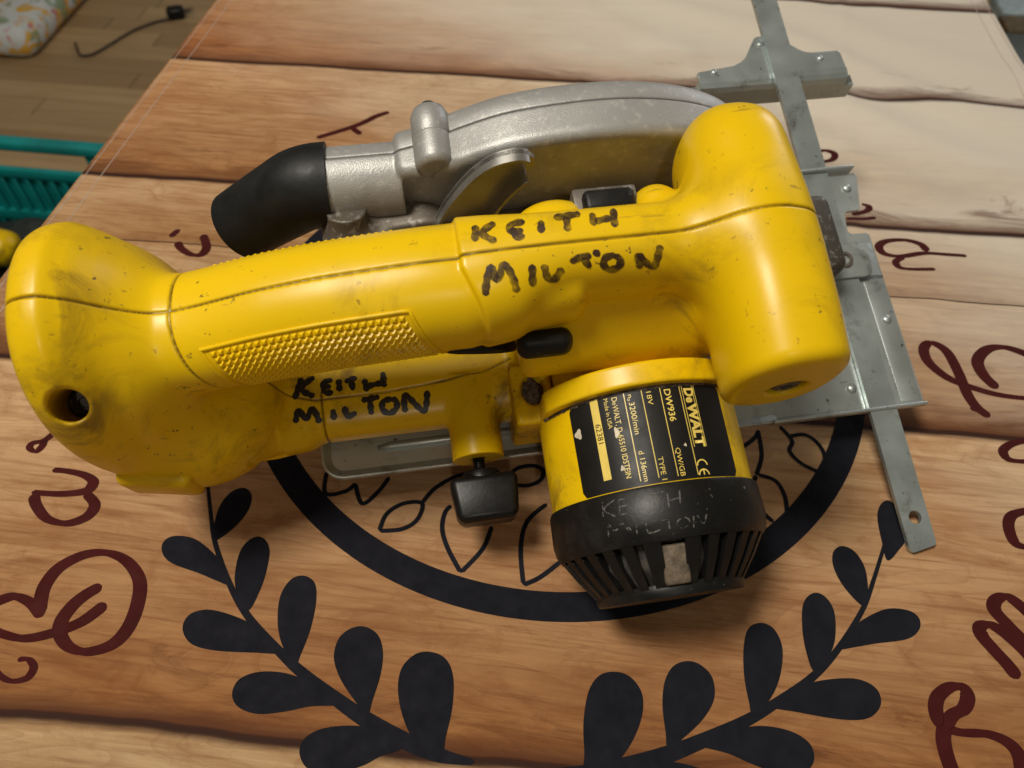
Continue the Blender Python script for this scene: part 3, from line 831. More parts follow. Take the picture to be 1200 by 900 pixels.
def surface_ribbon(name, tree, strokes, zplane, width, material, parent, lift=0.14, jitter=0.0, flat_n=None, cols=4):
    """ink or scratches lying on a curved surface"""
    V, Fs = [], []
    for si, st in enumerate(strokes):
        P = np.array(catmull(st, 6))
        # resample finely
        s = np.r_[0, np.cumsum(np.linalg.norm(np.diff(P, axis=0), axis=1))]
        m = max(4, int(s[-1] / 0.5))
        q = np.linspace(0, s[-1], m)
        P = np.stack([np.interp(q, s, P[:, 0]), np.interp(q, s, P[:, 1])], 1)
        T = np.gradient(P, axis=0); T /= np.linalg.norm(T, axis=1)[:, None] + 1e-9
        N = np.stack([-T[:, 1], T[:, 0]], 1)
        e = np.minimum(q, q[-1] - q)
        hw = width / 2 * (1 + jitter * np.sin(q * 1.7 + si * 2.1))
        W = hw * np.sqrt(np.clip(1 - (1 - np.clip(e / hw, 0, 1)) ** 2, 0.03, 1))
        rows = []
        for i in range(m):
            row = []
            for c in range(cols + 1):
                f = c / cols * 2 - 1
                p = P[i] + N[i] * W[i] * f
                hit, nn = cast(tree, (p[0], p[1], zplane), EYE)
                if hit is None: row.append(None); continue
                row.append(len(V)); V.append(hit + nn * (lift + 0.01 * (si % 5)))
            rows.append(row)
        for a, b in zip(rows, rows[1:]):
            for c in range(cols):
                qd = (a[c], a[c + 1], b[c + 1], b[c])
                if None in qd: continue
                if max((V[qd[i]] - V[qd[(i + 1) % 4]]).length for i in range(4)) > 4: continue
                Fs.append(qd)
    return obj_from(name, [tuple(v) for v in V], Fs, material, parent, smooth=True)

surface_ribbon('handwriting', BODY, HANDLE_INK, 120, 2.6, INK, body, jitter=0.12)
surface_ribbon('handwriting', BODY, ARM_INK, 25, 2.7, INK_FRESH, body, jitter=0.15)

# ---- knurled grip panels on the handle flanks
def handle_pt(x, ang, lift=0.0):
    c0, c1, r0, r1 = (np.interp(x, handle.tt, c) for c in handle.cols)
    a = math.radians(ang)      # 0 = toward the motor side, 90 = top
    cs, sn = -math.cos(a), math.sin(a)
    n_ = handle.n
    k = (abs(cs) ** n_ + abs(sn) ** n_) ** (-1 / n_)
    return Vector((x, c0 + cs * k * (r0 + lift), c1 + sn * k * (r1 + lift)))

for side in (0, 1):
    V, Fs = [], []
    def A(a): return a if side == 0 else 180 - a
    x0, x1 = -23.5, 47.5
    a_lo, a_hi = -35.0, (50.0 if side == 0 else 28.0)
    def xa(x, a):      # the panel leans with the grip
        return x + (a_hi - a) * 0.14 if side == 0 else x
    # rim
    loop = []
    for x in np.linspace(x0, x1, 30): loop.append((x, a_hi))
    for a in np.linspace(a_hi, a_lo, 16)[1:]: loop.append((x1, a))
    for x in np.linspace(x1, x0, 30)[1:]: loop.append((x, a_lo))
    for a in np.linspace(a_lo, a_hi, 16)[1:-1]: loop.append((x0, a))
    pts = [handle_pt(xa(x, a), A(a), 0.1) for x, a in loop]
    if side == 0:
        bm = bmesh.new()
        bm_tube(bm, pts + [pts[0]], 0.75, 6, cap=False)
        rim = obj_bm('grip_rim', bm, YELLOW_PLAIN, body, smooth=True)
    # pyramids
    nxp, nap = 26, 13
    for i in range(nxp):
        for j in range(nap):
            xc = x0 + 2.2 + (x1 - x0 - 4.4) * (i + 0.5) / nxp
            ac = a_lo + 2 + (a_hi - a_lo - 5) * (j + 0.5) / nap
            hx = (x1 - x0 - 4.4) / nxp * 0.46; ha = (a_hi - a_lo - 5) / nap * 0.46
            b = len(V)
            for du, dv in ((-1, -1), (1, -1), (1, 1), (-1, 1)):
                V.append(handle_pt(xa(xc, ac) + du * hx, A(ac + dv * ha), -0.15))
            for du, dv in ((-1, -1), (1, -1), (1, 1), (-1, 1)):
                V.append(handle_pt(xa(xc, ac) + du * hx * 0.28, A(ac + dv * ha * 0.28), 1.05 if side == 0 else 0.5))
            Fs += [(b + 4, b + 5, b + 6, b + 7)] + [(b + k, b + (k + 1) % 4, b + 4 + (k + 1) % 4, b + 4 + k) for k in range(4)]
    o = obj_from('grip_studs', [tuple(v) for v in V], Fs, YELLOW_PLAIN, body)
    tag(o, kind='stuff')

# ---- lock buttons
bm = bmesh.new()
bm_box(bm, (0, 0, 0), (21.0, 9.5, 10.5), bevel=4.4, seg=5)
bmesh.ops.rotate(bm, cent=(0, 0, 0), matrix=Matrix.Rotation(math.radians(-33.8), 3, 'X'), verts=bm.verts)
bmesh.ops.translate(bm, vec=(94.6, 17.6, 89.3), verts=bm.verts)
obj_bm('lock_button', bm, BLACK, saw, smooth=True)
bm = bmesh.new()
bm_box(bm, (122.5, 60.0, 109), (19, 9, 12), bevel=2.2, seg=3)
obj_bm('lock_button', bm, BLACK, saw, smooth=True)
bm = bmesh.new()
bm_box(bm, (122.0, 62.5, 103), (24, 10, 16), bevel=1.2, seg=2)
obj_bm('button_frame', bm, CAST_DARK, saw, smooth=True, auto=40)

# ---- black tube standing in for the shade of the slot under the handle
bm = bmesh.new()
bm_tube(bm, catmull([(54, 30, 72), (61, 27.5, 70.2), (72, 26.5, 69), (81, 27, 66), (86, 29, 61)], 5), 2.6, 14)
obj_bm('trigger_slot_shade', bm, KNOB_BLACK, saw, smooth=True)

# ---- dark screw discs filling the holes, standing in for their shade
for p, d_ in (((-70, 17.8, 81), (9.5, -17.6, 44)), ((174, -12.2, 102), (0, -1, 0))):
    dv = Vector(d_).normalized()
    bm = bmesh.new()
    bm_lathe(bm, [(5.4, -2), (5.4, 0.6), (4.6, 1.4), (2.0, 1.5), (1.8, 0.2), (0.02, 0.2)], 24, 'z', (0, 0, 0), cap=False)
    bmesh.ops.transform(bm, matrix=Matrix.Translation(p) @ dv.to_track_quat('Z', 'Y').to_matrix().to_4x4(), verts=bm.verts)
    obj_bm('screw', bm, BRACKET, body, smooth=True, auto=40)

# ---- battery release tab under the rear housing
bm = bmesh.new()
bm_box(bm, (-60, -1.5, 35), (30, 10, 22), bevel=4.0, seg=4, rot=Matrix.Rotation(math.radians(-10), 3, 'Z'))
obj_bm('release_tab', bm, YELLOW_PLAIN, saw, smooth=True)

# ---- motor can
bm = bmesh.new()
bm_lathe(bm, [(38, 2), (41, 1.2), (41, -37.6), (39, -38.4)], 128, 'y', (MX, 0, MZ))
motor = obj_bm('motor_housing', bm, YELLOW_PLAIN, saw, smooth=True, auto=40)
def cylp(y, th, r):
    a = math.radians(th)
    return (MX + r * math.sin(a), y, MZ + r * math.cos(a))
def cyl_patch(name, y0, y1, a0, a1, r, material, parent, na=48, ny_=12, corner=0.0, jag=0.0):
    V, Fs = [], []
    for i in range(na + 1):
        a = a0 + (a1 - a0) * i / na
        e = min(a - a0, a1 - a) * math.radians(1) * r
        inset = corner - math.sqrt(max(0, corner ** 2 - max(0, corner - e) ** 2)) if corner else 0
        for j in range(ny_ + 1):
            t = j / ny_
            y = (y0 - inset) * (1 - t) + (y1 + inset) * t
            V.append(cylp(y, a, r))
    for i in range(na):
        for j in range(ny_):
            k = i * (ny_ + 1) + j
            Fs.append((k, k + ny_ + 1, k + ny_ + 2, k + 1))
    return obj_from(name, V, Fs, material, parent, smooth=True)
label = cyl_patch('rating_label', -0.9, -37.1, -51.5, 39.0, 41.16, LABEL_BLACK, motor, corner=2.2)
RL = 41.26
LABEL_SHIFT = -0.7
def cyl_text(body_txt, y, th, size, width=None, material=None, bold=0.0, r=RL, shear=0.0):
    """text read along -y, letter tops toward +angle; (y, th) is the start of its baseline"""
    cu = bpy.data.curves.new('lettering', 'FONT')
    cu.body = body_txt; cu.size = 1.0; cu.offset = bold; cu.resolution_u = 3; cu.shear = shear
    o = bpy.data.objects.new('tmp', cu); COL.objects.link(o)
    dg = bpy.context.evaluated_depsgraph_get()
    me = bpy.data.meshes.new_from_object(o.evaluated_get(dg))
    bpy.data.objects.remove(o)
    co = np.zeros(len(me.vertices) * 3); me.vertices.foreach_get('co', co); co = co.reshape(-1, 3)
    xmin, xmax = co[:, 0].min(), co[:, 0].max()
    sx = (width / (xmax - xmin)) if width else size * 1.43
    out = np.array([cylp(y + LABEL_SHIFT - (p[0] - xmin) * sx, th + math.degrees(p[1] * size * 1.43 / r), r) for p in co]) * MM
    me.vertices.foreach_set('co', out.ravel()); me.update()
    return link_mesh('lettering', me, material or LABEL_YELLOW, label)
cyl_text('D', -1.9, 14.2, 3.9, 3.4, bold=0.045)
cyl_text('e', -5.5, 14.4, 3.6, 2.2, bold=0.045)
cyl_text('WALT', -7.9, 14.2, 3.9, 17.0, bold=0.045)
def arc_mark(u0, v0, r, wd, a0, a1, n=14):
    V = []
    for i in range(n + 1):
        a = math.radians(a0 + (a1 - a0) * i / n)
        for q in (r - wd / 2, r + wd / 2):
            V.append(cylp(u0 - q * math.cos(a), v0 + math.degrees(q * math.sin(a) / RL), RL))
    obj_from('lettering', V, [(2 * i, 2 * i + 1, 2 * i + 3, 2 * i + 2) for i in range(n)], LABEL_YELLOW, label)
arc_mark(-32.6, 15.2, 2.05, 0.5, 90, 270)
arc_mark(-36.2, 15.2, 2.05, 0.5, 90, 270)
cyl_patch('lettering', -34.4, -36.2, 15.2 - 0.35, 15.2 + 0.35, RL, LABEL_YELLOW, label, 2, 4)
cyl_text('DW936', -1.8, 2.8, 2.5, 12.6, bold=0.012)
cyl_text('QW/GB', -24.6, 2.2, 1.9, 10.6)
cyl_text('18V', -1.9, -6.7, 1.9, 5.2)
cyl_text('TYPE 1', -27.0, -7.6, 1.9, 8.6)
cyl_text('n', -1.8, -16.2, 1.7, 1.2); cyl_text('o', -3.2, -16.9, 1.3, 1.0)
cyl_text('3200/min', -4.9, -16.5, 2.1, 12.4)
cyl_text('d 136mm', -23.7, -16.6, 2.0, 11.4)
cyl_text('D', -1.6, -25.0, 2.1, 1.7); cyl_text('e', -3.4, -25.0, 1.8, 1.1); cyl_text('WALT, D-65510 IDSTEIN', -4.7, -25.2, 2.1, 28.0)
cyl_text('Made in USA', -1.3, -29.4, 1.7, 11.8)
for a, yb in ((-18.3, -35.4), (-9.0, -35.3), (0.8, -35.7), (11.6, -36.0)):
    cyl_patch('printed_rule', -1.6, yb, a - 0.22, a + 0.22, RL, LABEL_YELLOW, label, 2, 8)
for a, yb in ((13.0, -25.5), (19.2, -25.5), (20.3, -25.5)):
    cyl_patch('printed_rule', -1.6, yb, a - 0.18, a + 0.18, RL, LABEL_YELLOW, label, 2, 8)
cyl_patch('printed_bar', -0.9, -32.5, -37.3, -32.8, RL, LABEL_YELLOW, label, 8, 8)
cyl_text('62381', -10.2, -36.4, 2.3, 7.6, material=LABEL_BLACK, r=RL + 0.09)
for y, a, ry, ra in ((-12.5, -47.5, 1.9, 1.6), (-15.8, -25.6, 2.0, 0.9), (-29.5, -26.0, 1.0, 0.8), (-24.5, 8.0, 0.6, 0.5)):
    V = []; Fs = []
    nn = 14
    for i in range(nn):
        t = 2 * math.pi * i / nn; k = 1 + 0.25 * math.sin(3 * t + y)
        V.append(cylp(y + ry * k * math.cos(t), a + math.degrees(ra * k * math.sin(t) / RL), RL + 0.12))
    obj_from('label_scrape', V, [tuple(range(nn))[::-1]], LABEL_SCRAPE, label)

# ---- line of sawdust where the label meets the collar
V, Fs = [], []
rnd = random.Random(5)
na = 150
for i in range(na + 1):
    a = -75 + 150 * i / na
    w0 = 0.5 + 0.9 * rnd.random() * (0.5 + 0.5 * math.sin(a * 0.11 + 1))
    V += [cylp(-0.3, a, 42.1), cylp(-0.7 - 0.4 * w0, a, 41.35 + 0.5 * rnd.random()), cylp(-0.8 - w0, a, 41.22)]
for i in range(na):
    for k in range(2):
        Fs.append((3 * i + k, 3 * i + k + 1, 3 * i + k + 4, 3 * i + k + 3))
obj_from('dust_line', V, Fs, DUST, motor, smooth=False)

# ---- vented end cap
cap = empty('end_cap'); cap.parent = saw
bm = bmesh.new()
bm_lathe(bm, [(36, -37.2), (42.0, -37.6), (42.6, -39.0), (43.0, -50.5), (42.3, -54.5), (40.6, -57.5), (37.0, -57.5)], 128, 'y', (MX, 0, MZ), cap=False)
bm_cap_v = [v.co.copy() for v in bm.verts]
band = obj_bm('cap_band', bm, BLACK, cap, smooth=True, auto=50)
bm = bmesh.new()
bm_lathe(bm, [(24.5, -71.6), (29.0, -71.8), (29.6, -74.2), (28.6, -76.4), (25.5, -76.6), (0.02, -77.0)], 96, 'y', (MX, 0, MZ), cap=False)
obj_bm('cap_end', bm, BLACK, cap, smooth=True, auto=40)
bm = bmesh.new()
bm_lathe(bm, [(34, -52), (33, -64), (24, -73)], 48, 'y', (MX, 0, MZ), cap=False)
obj_bm('motor_core', bm, simple('vent_core', (0.05, 0.045, 0.038), 0.6, 0.3, 0.95, 120), cap, smooth=True)
rib_me = None
win = (-17.0, 0.5)
step = 360 / 31
for i in range(31):
    a = i * step + 2.6
    aa = a if a < 180 else a - 360
    if win[0] - 1.6 < aa < win[1] + 1.6: continue
    if rib_me is None:
        V = []
        for r0, r1, y in ((34.5, 41.5, -55.5), (29.0, 35.4, -65.0), (23.0, 29.4, -73.0)):
            for r, wd in ((r0, 1.5 * r1 / 41), (r1, 2.3 * r1 / 41)):
                for s in (-1, 1):
                    V.append((s * wd, y, r))
        Fs = []
        for k in (0, 4):
            Fs += [(k + 2, k + 3, k + 7, k + 6), (k, k + 4, k + 5, k + 1), (k, k + 2, k + 6, k + 4), (k + 1, k + 5, k + 7, k + 3)]
        ro = obj_from('vent_rib', V, Fs, BLACK, cap)
        rib_me = ro.data
    else:
        ro = bpy.data.objects.new('vent_rib', rib_me); COL.objects.link(ro); ro.parent = cap
    ro.location = (MX * MM, 0, MZ * MM)
    ro.rotation_euler = (0, math.radians(a), 0)
for a in (win[0] - 0.8, win[1] + 0.8):
    ro = bpy.data.objects.new('vent_rib', rib_me); COL.objects.link(ro); ro.parent = cap
    ro.location = (MX * MM, 0, MZ * MM); ro.rotation_euler = (0, math.radians(a), 0)
# brush holder clogged with dust, seen in the wide window
a = math.radians(-8)
bm = bmesh.new()
bm_box(bm, (0, -65.5, 33.0), (9.6, 15, 3.0), bevel=1.2, seg=3, rot=None)
bmesh.ops.rotate(bm, cent=(0, -65.5, 33.0), matrix=Matrix.Rotation(math.radians(22), 3, 'X'), verts=bm.verts)
bmesh.ops.rotate(bm, cent=(0, 0, 0), matrix=Matrix.Rotation(a, 3, 'Y'), verts=bm.verts)
bmesh.ops.translate(bm, vec=(MX, 0, MZ), verts=bm.verts)
obj_bm('brush_holder', bm, simple('dusty_beige', (0.13, 0.10, 0.07), 0.85, 0, 0.45, 260, 0.6), cap, smooth=True)
bm = bmesh.new()
bm_lathe(bm, [(43.1, -38), (43.1, -57)], 128, 'y', (MX, 0, MZ), cap=False)
capv = [tuple(v.co) for v in bm.verts]; bm.verts.index_update(); capf = [[v.index for v in f.verts] for f in bm.faces]; bm.free()
CAPT = BVHTree.FromPolygons(capv, capf)
surface_ribbon('scratched_name', CAPT, CAP_SCRATCH, 75, 0.55, SCRATCH, band, lift=0.12, cols=2)

# ---- depth screw and black knob
bm = bmesh.new()
bm_tube(bm, [(68.5, -2.5, 20), (68.5, -15, 20)], 2.4, 16)
for k in range(11):
    bm_lathe(bm, [(2.4, -6.2 - k * 0.85), (2.85, -6.5 - k * 0.85), (2.4, -6.9 - k * 0.85)], 16, 'y', (68.5, 0, 20), cap=False)
obj_bm('depth_screw', bm, simple('dark_steel_thread', (0.03, 0.03, 0.03), 0.4, 0.7, 0.3), saw, smooth=True, auto=40)
bm = bmesh.new()
kv = bm_box(bm, (69.3, -24.5, 19.5), (29, 20, 19), bevel=3.4, seg=4)
for v in kv:
    if v.co.y < -27: v.co.x = 69.3 + (v.co.x - 69.3) * (1 - 0.022 * (-27 - v.co.y))
bm_lathe(bm, [(0.02, -12.2), (7.6, -12.2), (8.2, -13.0), (8.2, -16)], 32, 'y', (68.8, 0, 20), cap=False)
obj_bm('depth_knob', bm, KNOB_BLACK, saw, smooth=True, auto=40)
# ---- dirt pocket
def lump(name, c, r, material, parent, seed=1):
    bm = bmesh.new()
    bmesh.ops.create_icosphere(bm, subdivisions=4, radius=1)
    rnd = random.Random(seed)
    ph = [(rnd.uniform(1, 6), rnd.uniform(1, 6), rnd.uniform(1, 6), rnd.uniform(0, 6)) for _ in range(9)]
    for v in bm.verts:
        k = 1 + 0.07 * sum(math.sin(a * v.co.x * 1.5 + b * v.co.y * 1.5 + c_ * v.co.z * 1.5 + d) for a, b, c_, d in ph)
        v.co = Vector((c[0] + v.co.x * r[0] * k, c[1] + v.co.y * r[1] * k, c[2] + v.co.z * r[2] * k))
    return obj_bm(name, bm, material, parent, smooth=True)
lump('packed_dirt', (94.5, 16, 37.5), (5.2, 6.6, 4.0), DUST, saw, 3)

# ---- shoe (base plate)
SHOE = [(-1.2, -3.2, 9), (215, -2.0, 0), (292, -1.5, 1.2), (292, 94, 1), (280.5, 94.5, 1.5), (282, 108, 1.5), (291.5, 108.5, 1), (296, 131, 1), (190, 131, 2), (190, 88, 6), (-1.2, 88, 9)]
poly = rounded(SHOE)
bm = bmesh.new()
bm_prism(bm, poly, -2.4, -0.4, 0.5)
shoe = obj_bm('base_plate', bm, STEEL, saw)
# up-turned rolled lip round the rear of the shoe
path = [(215, -1.6, 0.9), (150, -2.0, 1.8), (60, -2.6, 2.4), (12, -2.6, 2.6)]
for k in range(9):
    t = math.radians(270 - 90 * k / 8)
    path.append((8.4 + 9 * math.cos(t), 6.4 + 9 * math.sin(t), 2.6))
path += [(-0.6, 40, 2.6), (-0.6, 78, 2.6)]
V, Fs = [], []
prof = [(4.6, -0.7), (2.6, 0.1), (1.3, 0.45), (0.5, 0.8), (0.0, 1.0), (-0.8, 0.95), (-1.1, 0.6), (-0.9, -0.4), (-0.6, -0.9)]
for i, p in enumerate(path):
    a = Vector(path[max(i - 1, 0)][:2]); b = Vector(path[min(i + 1, len(path) - 1)][:2])
    t = (b - a).normalized(); nrm = Vector((t.y, -t.x)) * -1     # inward
    inward = Vector((-t.y, t.x)) * -1
    cen = Vector((120, 45)); inward = inward if inward.dot(cen - Vector(p[:2])) > 0 else -inward
    for u, w_ in prof:
        V.append((p[0] + inward.x * u, p[1] + inward.y * u, (w_ * p[2]) if w_ > 0 else w_ * 2.2))
m = len(prof)
for i in range(len(path) - 1):
    for j in range(m - 1):
        Fs.append((i * m + j, i * m + j + 1, (i + 1) * m + j + 1, (i + 1) * m + j))
obj_from('rolled_lip', V, Fs, STEEL, shoe, smooth=True)
bm = bmesh.new()
bm_tube(bm, [(24, 9.5, -0.9), (30, 9.6, 0.1), (60, 9.6, 0.2), (120, 9.6, 0.1)], [1.2, 2.0, 2.0, 1.6], 10)
obj_bm('pressed_rib', bm, STEEL, shoe, smooth=True)
bm = bmesh.new(); bm_box(bm, (252, -2.6, 1.3), (79.5, 1.7, 4.6), bevel=0.7, seg=3); obj_bm('front_lip', bm, STEEL, shoe, smooth=True)
# guide ridges, rivets, far lug
bm = bmesh.new(); bm_box(bm, (285.8, 44, -0.35), (10.6, 88, 0.5), bevel=0.2); obj_bm('guide_ridge', bm, STEEL, shoe, smooth=True)
for x, y in ((286.2, 44), (257.5, 40.0), (287.5, 122), (257, 10)):
    bm = bmesh.new()
    bm_lathe(bm, [(2.6, -0.5), (2.4, 0.5), (1.5, 1.2), (0.02, 1.5)], 20, 'z', (x, y, 0), cap=False)
    obj_bm('rivet', bm, STEEL, shoe, smooth=True)
bm = bmesh.new(); bm_box(bm, (275, 132.5, 1.6), (35, 1.8, 7.0), bevel=0.6); obj_bm('upturned_lug', bm, STEEL, shoe, smooth=True, auto=40)
# clip that clamps the bar
bm = bmesh.new()
bm_prism(bm, rounded([(259, 67.5, 2), (284, 67.5, 4), (285, 80, 5), (277, 86, 4), (259, 86, 2)]), 2.6, 4.4, 0.5)
clip = obj_bm('bar_clip', bm, STEEL, shoe)
bm = bmesh.new(); bm_lathe(bm, [(4.6, 4.4), (4.4, 6.0), (2.9, 6.2), (2.9, 4.0), (0.02, 4.0)], 24, 'z', (270.5, 77.5, 0), cap=False); obj_bm('clip_screw', bm, CAST_DARK, clip, smooth=True, auto=40)
bm = bmesh.new(); bm_tube(bm, [(281, 70, 3.6), (284.5, 68.2, 2.0), (291, 68.0, 0.6)], 0.6, 8); obj_bm('clip_wire', bm, STEEL, clip, smooth=True)
bm = bmesh.new()
for x0_, y0_ in ((0, 0),):
    bm_prism(bm, [(200, -3), (292, -3), (292, 140), (200, 140)], -0.41, -0.40)
pv = [tuple(v.co) for v in bm.verts]; bm.verts.index_update(); pf = [[v.index for v in f.verts] for f in bm.faces]; bm.free()
surface_ribbon('scratched_name', BVHTree.FromPolygons(pv, pf), SHOE_SCRATCH, 1, 0.45, SCRATCH_DARK, shoe, lift=0.1, cols=2)
# dark cast bracket behind the front grip
bm = bmesh.new(); bm_box(bm, (246, 84, 14), (26, 42, 28), bevel=5, seg=3); bm_box(bm, (258, 92, 8), (10, 30, 16), bevel=3, seg=3)
obj_bm('tilt_bracket', bm, BRACKET, saw, smooth=True)

# ---- rip fence
fence = empty('rip_fence'); fence.parent = saw
bm = bmesh.new()
L_, R_x = 260.6, 274.2
outer = rounded([(260.4, -72, 2), (274.0, -69.5, 2), (280.8, 262, 2), (266.2, 262, 2)], 4)
lo_, hi_ = [], []
hc = (267.6, -56.0); hr = 3.1; nh = 24
hole = [(hc[0] + hr * math.cos(2 * math.pi * k / nh), hc[1] + hr * math.sin(2 * math.pi * k / nh)) for k in range(nh)]
# plate with a hole: near piece around the hole, then the long strip
def plate_with_hole(bm, out, hole, z0, z1):
    geom = []
    for zz in (z0, z1):
        vo = [bm.verts.new((x, y, zz)) for x, y in out]; vh = [bm.verts.new((x, y, zz)) for x, y in hole]
        es = [bm.edges.new((vo[i], vo[(i + 1) % len(vo)])) for i in range(len(vo))] + [bm.edges.new((vh[i], vh[(i + 1) % len(vh)])) for i in range(len(vh))]
        bmesh.ops.triangle_fill(bm, edges=es, use_beauty=True)
        geom.append((vo, vh))
    for k in (0, 1):
        a, b = geom[0][k], geom[1][k]
        for i in range(len(a)):
            j = (i + 1) % len(a)
            bm.faces.new((a[i], a[j], b[j], b[i]))
plate_with_hole(bm, outer, hole, 0.1, 2.4)
obj_bm('bar', bm, STEEL_BAR, fence)
# fence face: bent plate with a peaked web fixed under the bar
bm = bmesh.new()
web = rounded([(222, 205.5, 1), (250, 209, 12), (262, 228, 4), (275, 226.5, 4), (289, 213.5, 12), (310, 213.5, 1.5), (311, 201, 0), (222, 201, 0)], 5)
bm_prism(bm, web, -2.0, -0.2, 0.4)
fw = obj_bm('web', bm, STEEL_BAR, fence)
V, Fs = [], []
prof = [(201.2, -0.3), (197.5, -0.6), (194.5, -2.2), (193.0, -5.5), (192.6, -17.0), (191.0, -17.0), (191.4, -5.0), (193.2, -1.0), (196.6, -2.4), (201.2, -2.0)]
prof = [(201.2, -0.25), (198.0, -0.6), (195.5, -2.0), (194.2, -5.0), (193.8, -17.0), (195.6, -17.0), (196.0, -6.0), (197.0, -3.6), (198.6, -2.3), (201.2, -1.95)]
xsn = [217.0, 221.98, 222.0, 311, 311.02, 316.5]
for x in xsn:
    for y, z in prof:
        zz = z if 221.99 < x < 311.01 else min(z, -7.0)
        V.append((x, y, zz))
m = len(prof)
for i in range(len(xsn) - 1):
    for j in range(m):
        Fs.append((i * m + j, i * m + (j + 1) % m, (i + 1) * m + (j + 1) % m, (i + 1) * m + j))
Fs.append(tuple(range(m))); Fs.append(tuple(range(len(V) - m, len(V)))[::-1])
obj_from('fence_face', V, Fs, STEEL_BAR, fence, smooth=False)
for x, y in ((232, 205), (297, 209), (263.5, 222)):
    bm = bmesh.new(); bm_lathe(bm, [(2.0, -0.3), (1.8, 0.3), (0.9, 0.75), (0.02, 0.9)], 16, 'z', (x, y, 0), cap=False)
    obj_bm('weld_spot', bm, STEEL, fence, smooth=True)

# ---- upper blade guard, cast
gx_ = np.array([10, 18, 40, 58, 75, 95, 125, 150, 172, 190, 203, 211, 214]); gt_ = np.array([84.0, 84, 84.2, 88.5, 97, 104, 107, 105, 98.5, 87, 68, 44, 8])
_c = np.array(catmull(list(zip(gx_, gt_)), 12))
GXX, GTT = _c[:, 0], _c[:, 1]
def guard_fn(x, y, z):
    T = np.interp(x, GXX, GTT)
    sl = (np.interp(x + 1.5, GXX, GTT) - np.interp(x - 1.5, GXX, GTT)) / 3
    dz = (z - T) / np.sqrt(1 + np.minimum(sl * sl, 9))
    step = np.where(y > 107.5, 1.0, 0.0)
    near = 91.5 + np.clip(72 - x, 0, 30) * 0.22 - y
    far = y - 121.5
    d = smax(dz + step - 1.5, near, 5)
    d = smax(d, far, 12)
    d = smax(d, 47.5 - x, 3.5)
    # underside edge of the near wall climbs toward the chute
    und = (36 + np.clip((80 - x), 0, 40) * 0.75) - z
    d = smax(d, und, 4)
    d = smax(d, x - 214, 6)
    r = np.sqrt((y - 105.5) ** 2 + (z - 69.5) ** 2)
    ch = smax(smax(r - 16.2 + 0.8 * (y > 107.5), 6 - x, 1), x - 50, 1.0)
    d = smin(d, ch, 0.8)
    d = d + 0.8 * np.where(z > 60, np.exp(-((y - 107.5) / 0.5) ** 2), 0)
    return d
gv, gf = sdf_mesh(guard_fn, (2, 86, 4), (220, 126, 112), 0.62)
guard = shell('blade_guard', gv, gf, CAST_GUARD, saw)
at = guard.data.attributes.new('seam', 'FLOAT', 'POINT')
at.data.foreach_set('value', np.where(gv[:, 2] > 60, np.exp(-((gv[:, 1] - 107.5) / 0.7) ** 2), 0).astype(np.float32))
# screw boss across the guard
bm = bmesh.new()
bm_lathe(bm, [(0.02, 93.5), (5.5, 93.6), (7.6, 94.8), (8.0, 97), (8.0, 107.0), (7.6, 107.3), (8.0, 107.8), (7.8, 117.5), (6.6, 120.5), (3.2, 122.3), (0.02, 122.4)], 40, 'y', (63.5, 0, 91.5), cap=False)
boss = obj_bm('screw_boss', bm, CAST, guard, smooth=True, auto=50)
bm = bmesh.new(); bm_lathe(bm, [(0.02, 123.0), (3.0, 122.9), (3.4, 121.8)], 20, 'y', (63.5, 0, 93), cap=False); obj_bm('boss_plug', bm, DARK, boss, smooth=True)
# rubber dust nozzle
pts = catmull([(20, 105.5, 69.6), (13, 105.5, 69.5), (7, 105.4, 67.8), (0, 105.2, 63.2), (-11, 105.0, 55.2), (-22.5, 104.6, 46.8)], 6)
bm = bmesh.new()
n_ = len(pts)
rr = [17.6 - 2.2 * (k / (n_ - 1)) ** 1.3 for k in range(n_)]
rings = bm_tube(bm, pts, rr, 48, cap=False)
d_ = (Vector(pts[-1]) - Vector(pts[-2])).normalized()
inner = [bm.verts.new(Vector(pts[-1]) + (v.co - Vector(pts[-1])) * 0.84 + d_ * 0.6) for v in rings[-1]]
deep = [bm.verts.new(Vector(pts[-1]) + (v.co - Vector(pts[-1])) * 0.80 - d_ * 22) for v in rings[-1]]
for a, b in ((rings[-1], inner), (inner, deep)):
    for i in range(48):
        bm.faces.new((a[i], a[(i + 1) % 48], b[(i + 1) % 48], b[i]))
bm.faces.new(deep)
inn0 = [bm.verts.new(Vector(pts[0]) + (v.co - Vector(pts[0])) * 0.85) for v in rings[0]]
for i in range(48): bm.faces.new((rings[0][i], rings[0][(i + 1) % 48], inn0[(i + 1) % 48], inn0[i]))
obj_bm('dust_nozzle', bm, RUBBER, saw, smooth=True, auto=50)

# gear case casting below the chute and behind the handle
def case_fn(x, y, z):
    d = rbox(x, y, z, (40, 84, 40), (52, 34, 56), 9)
    d = smin(d, rbox(x, y, z, (110, 82, 36), (120, 20, 60), 8), 10)
    d = smin(d, rod(x, y, z, (26, 74, 40), (26, 90, 74), 8), 6)
    d = smax(d, -rbox(x, y, z, (58, 70, 72), (34, 26, 30), 5), 3)
    d = np.minimum(d, np.maximum(rod(x, y, z, (49, 76, 40), (49, 76, 66), 8.0), -rod(x, y, z, (49, 76, 58), (49, 76, 70), 5.0)))
    return d
cv, cf = sdf_mesh(case_fn, (6, 58, 6), (176, 106, 92), 0.9)
shell('gear_case', cv, cf, CAST_DARK, saw)

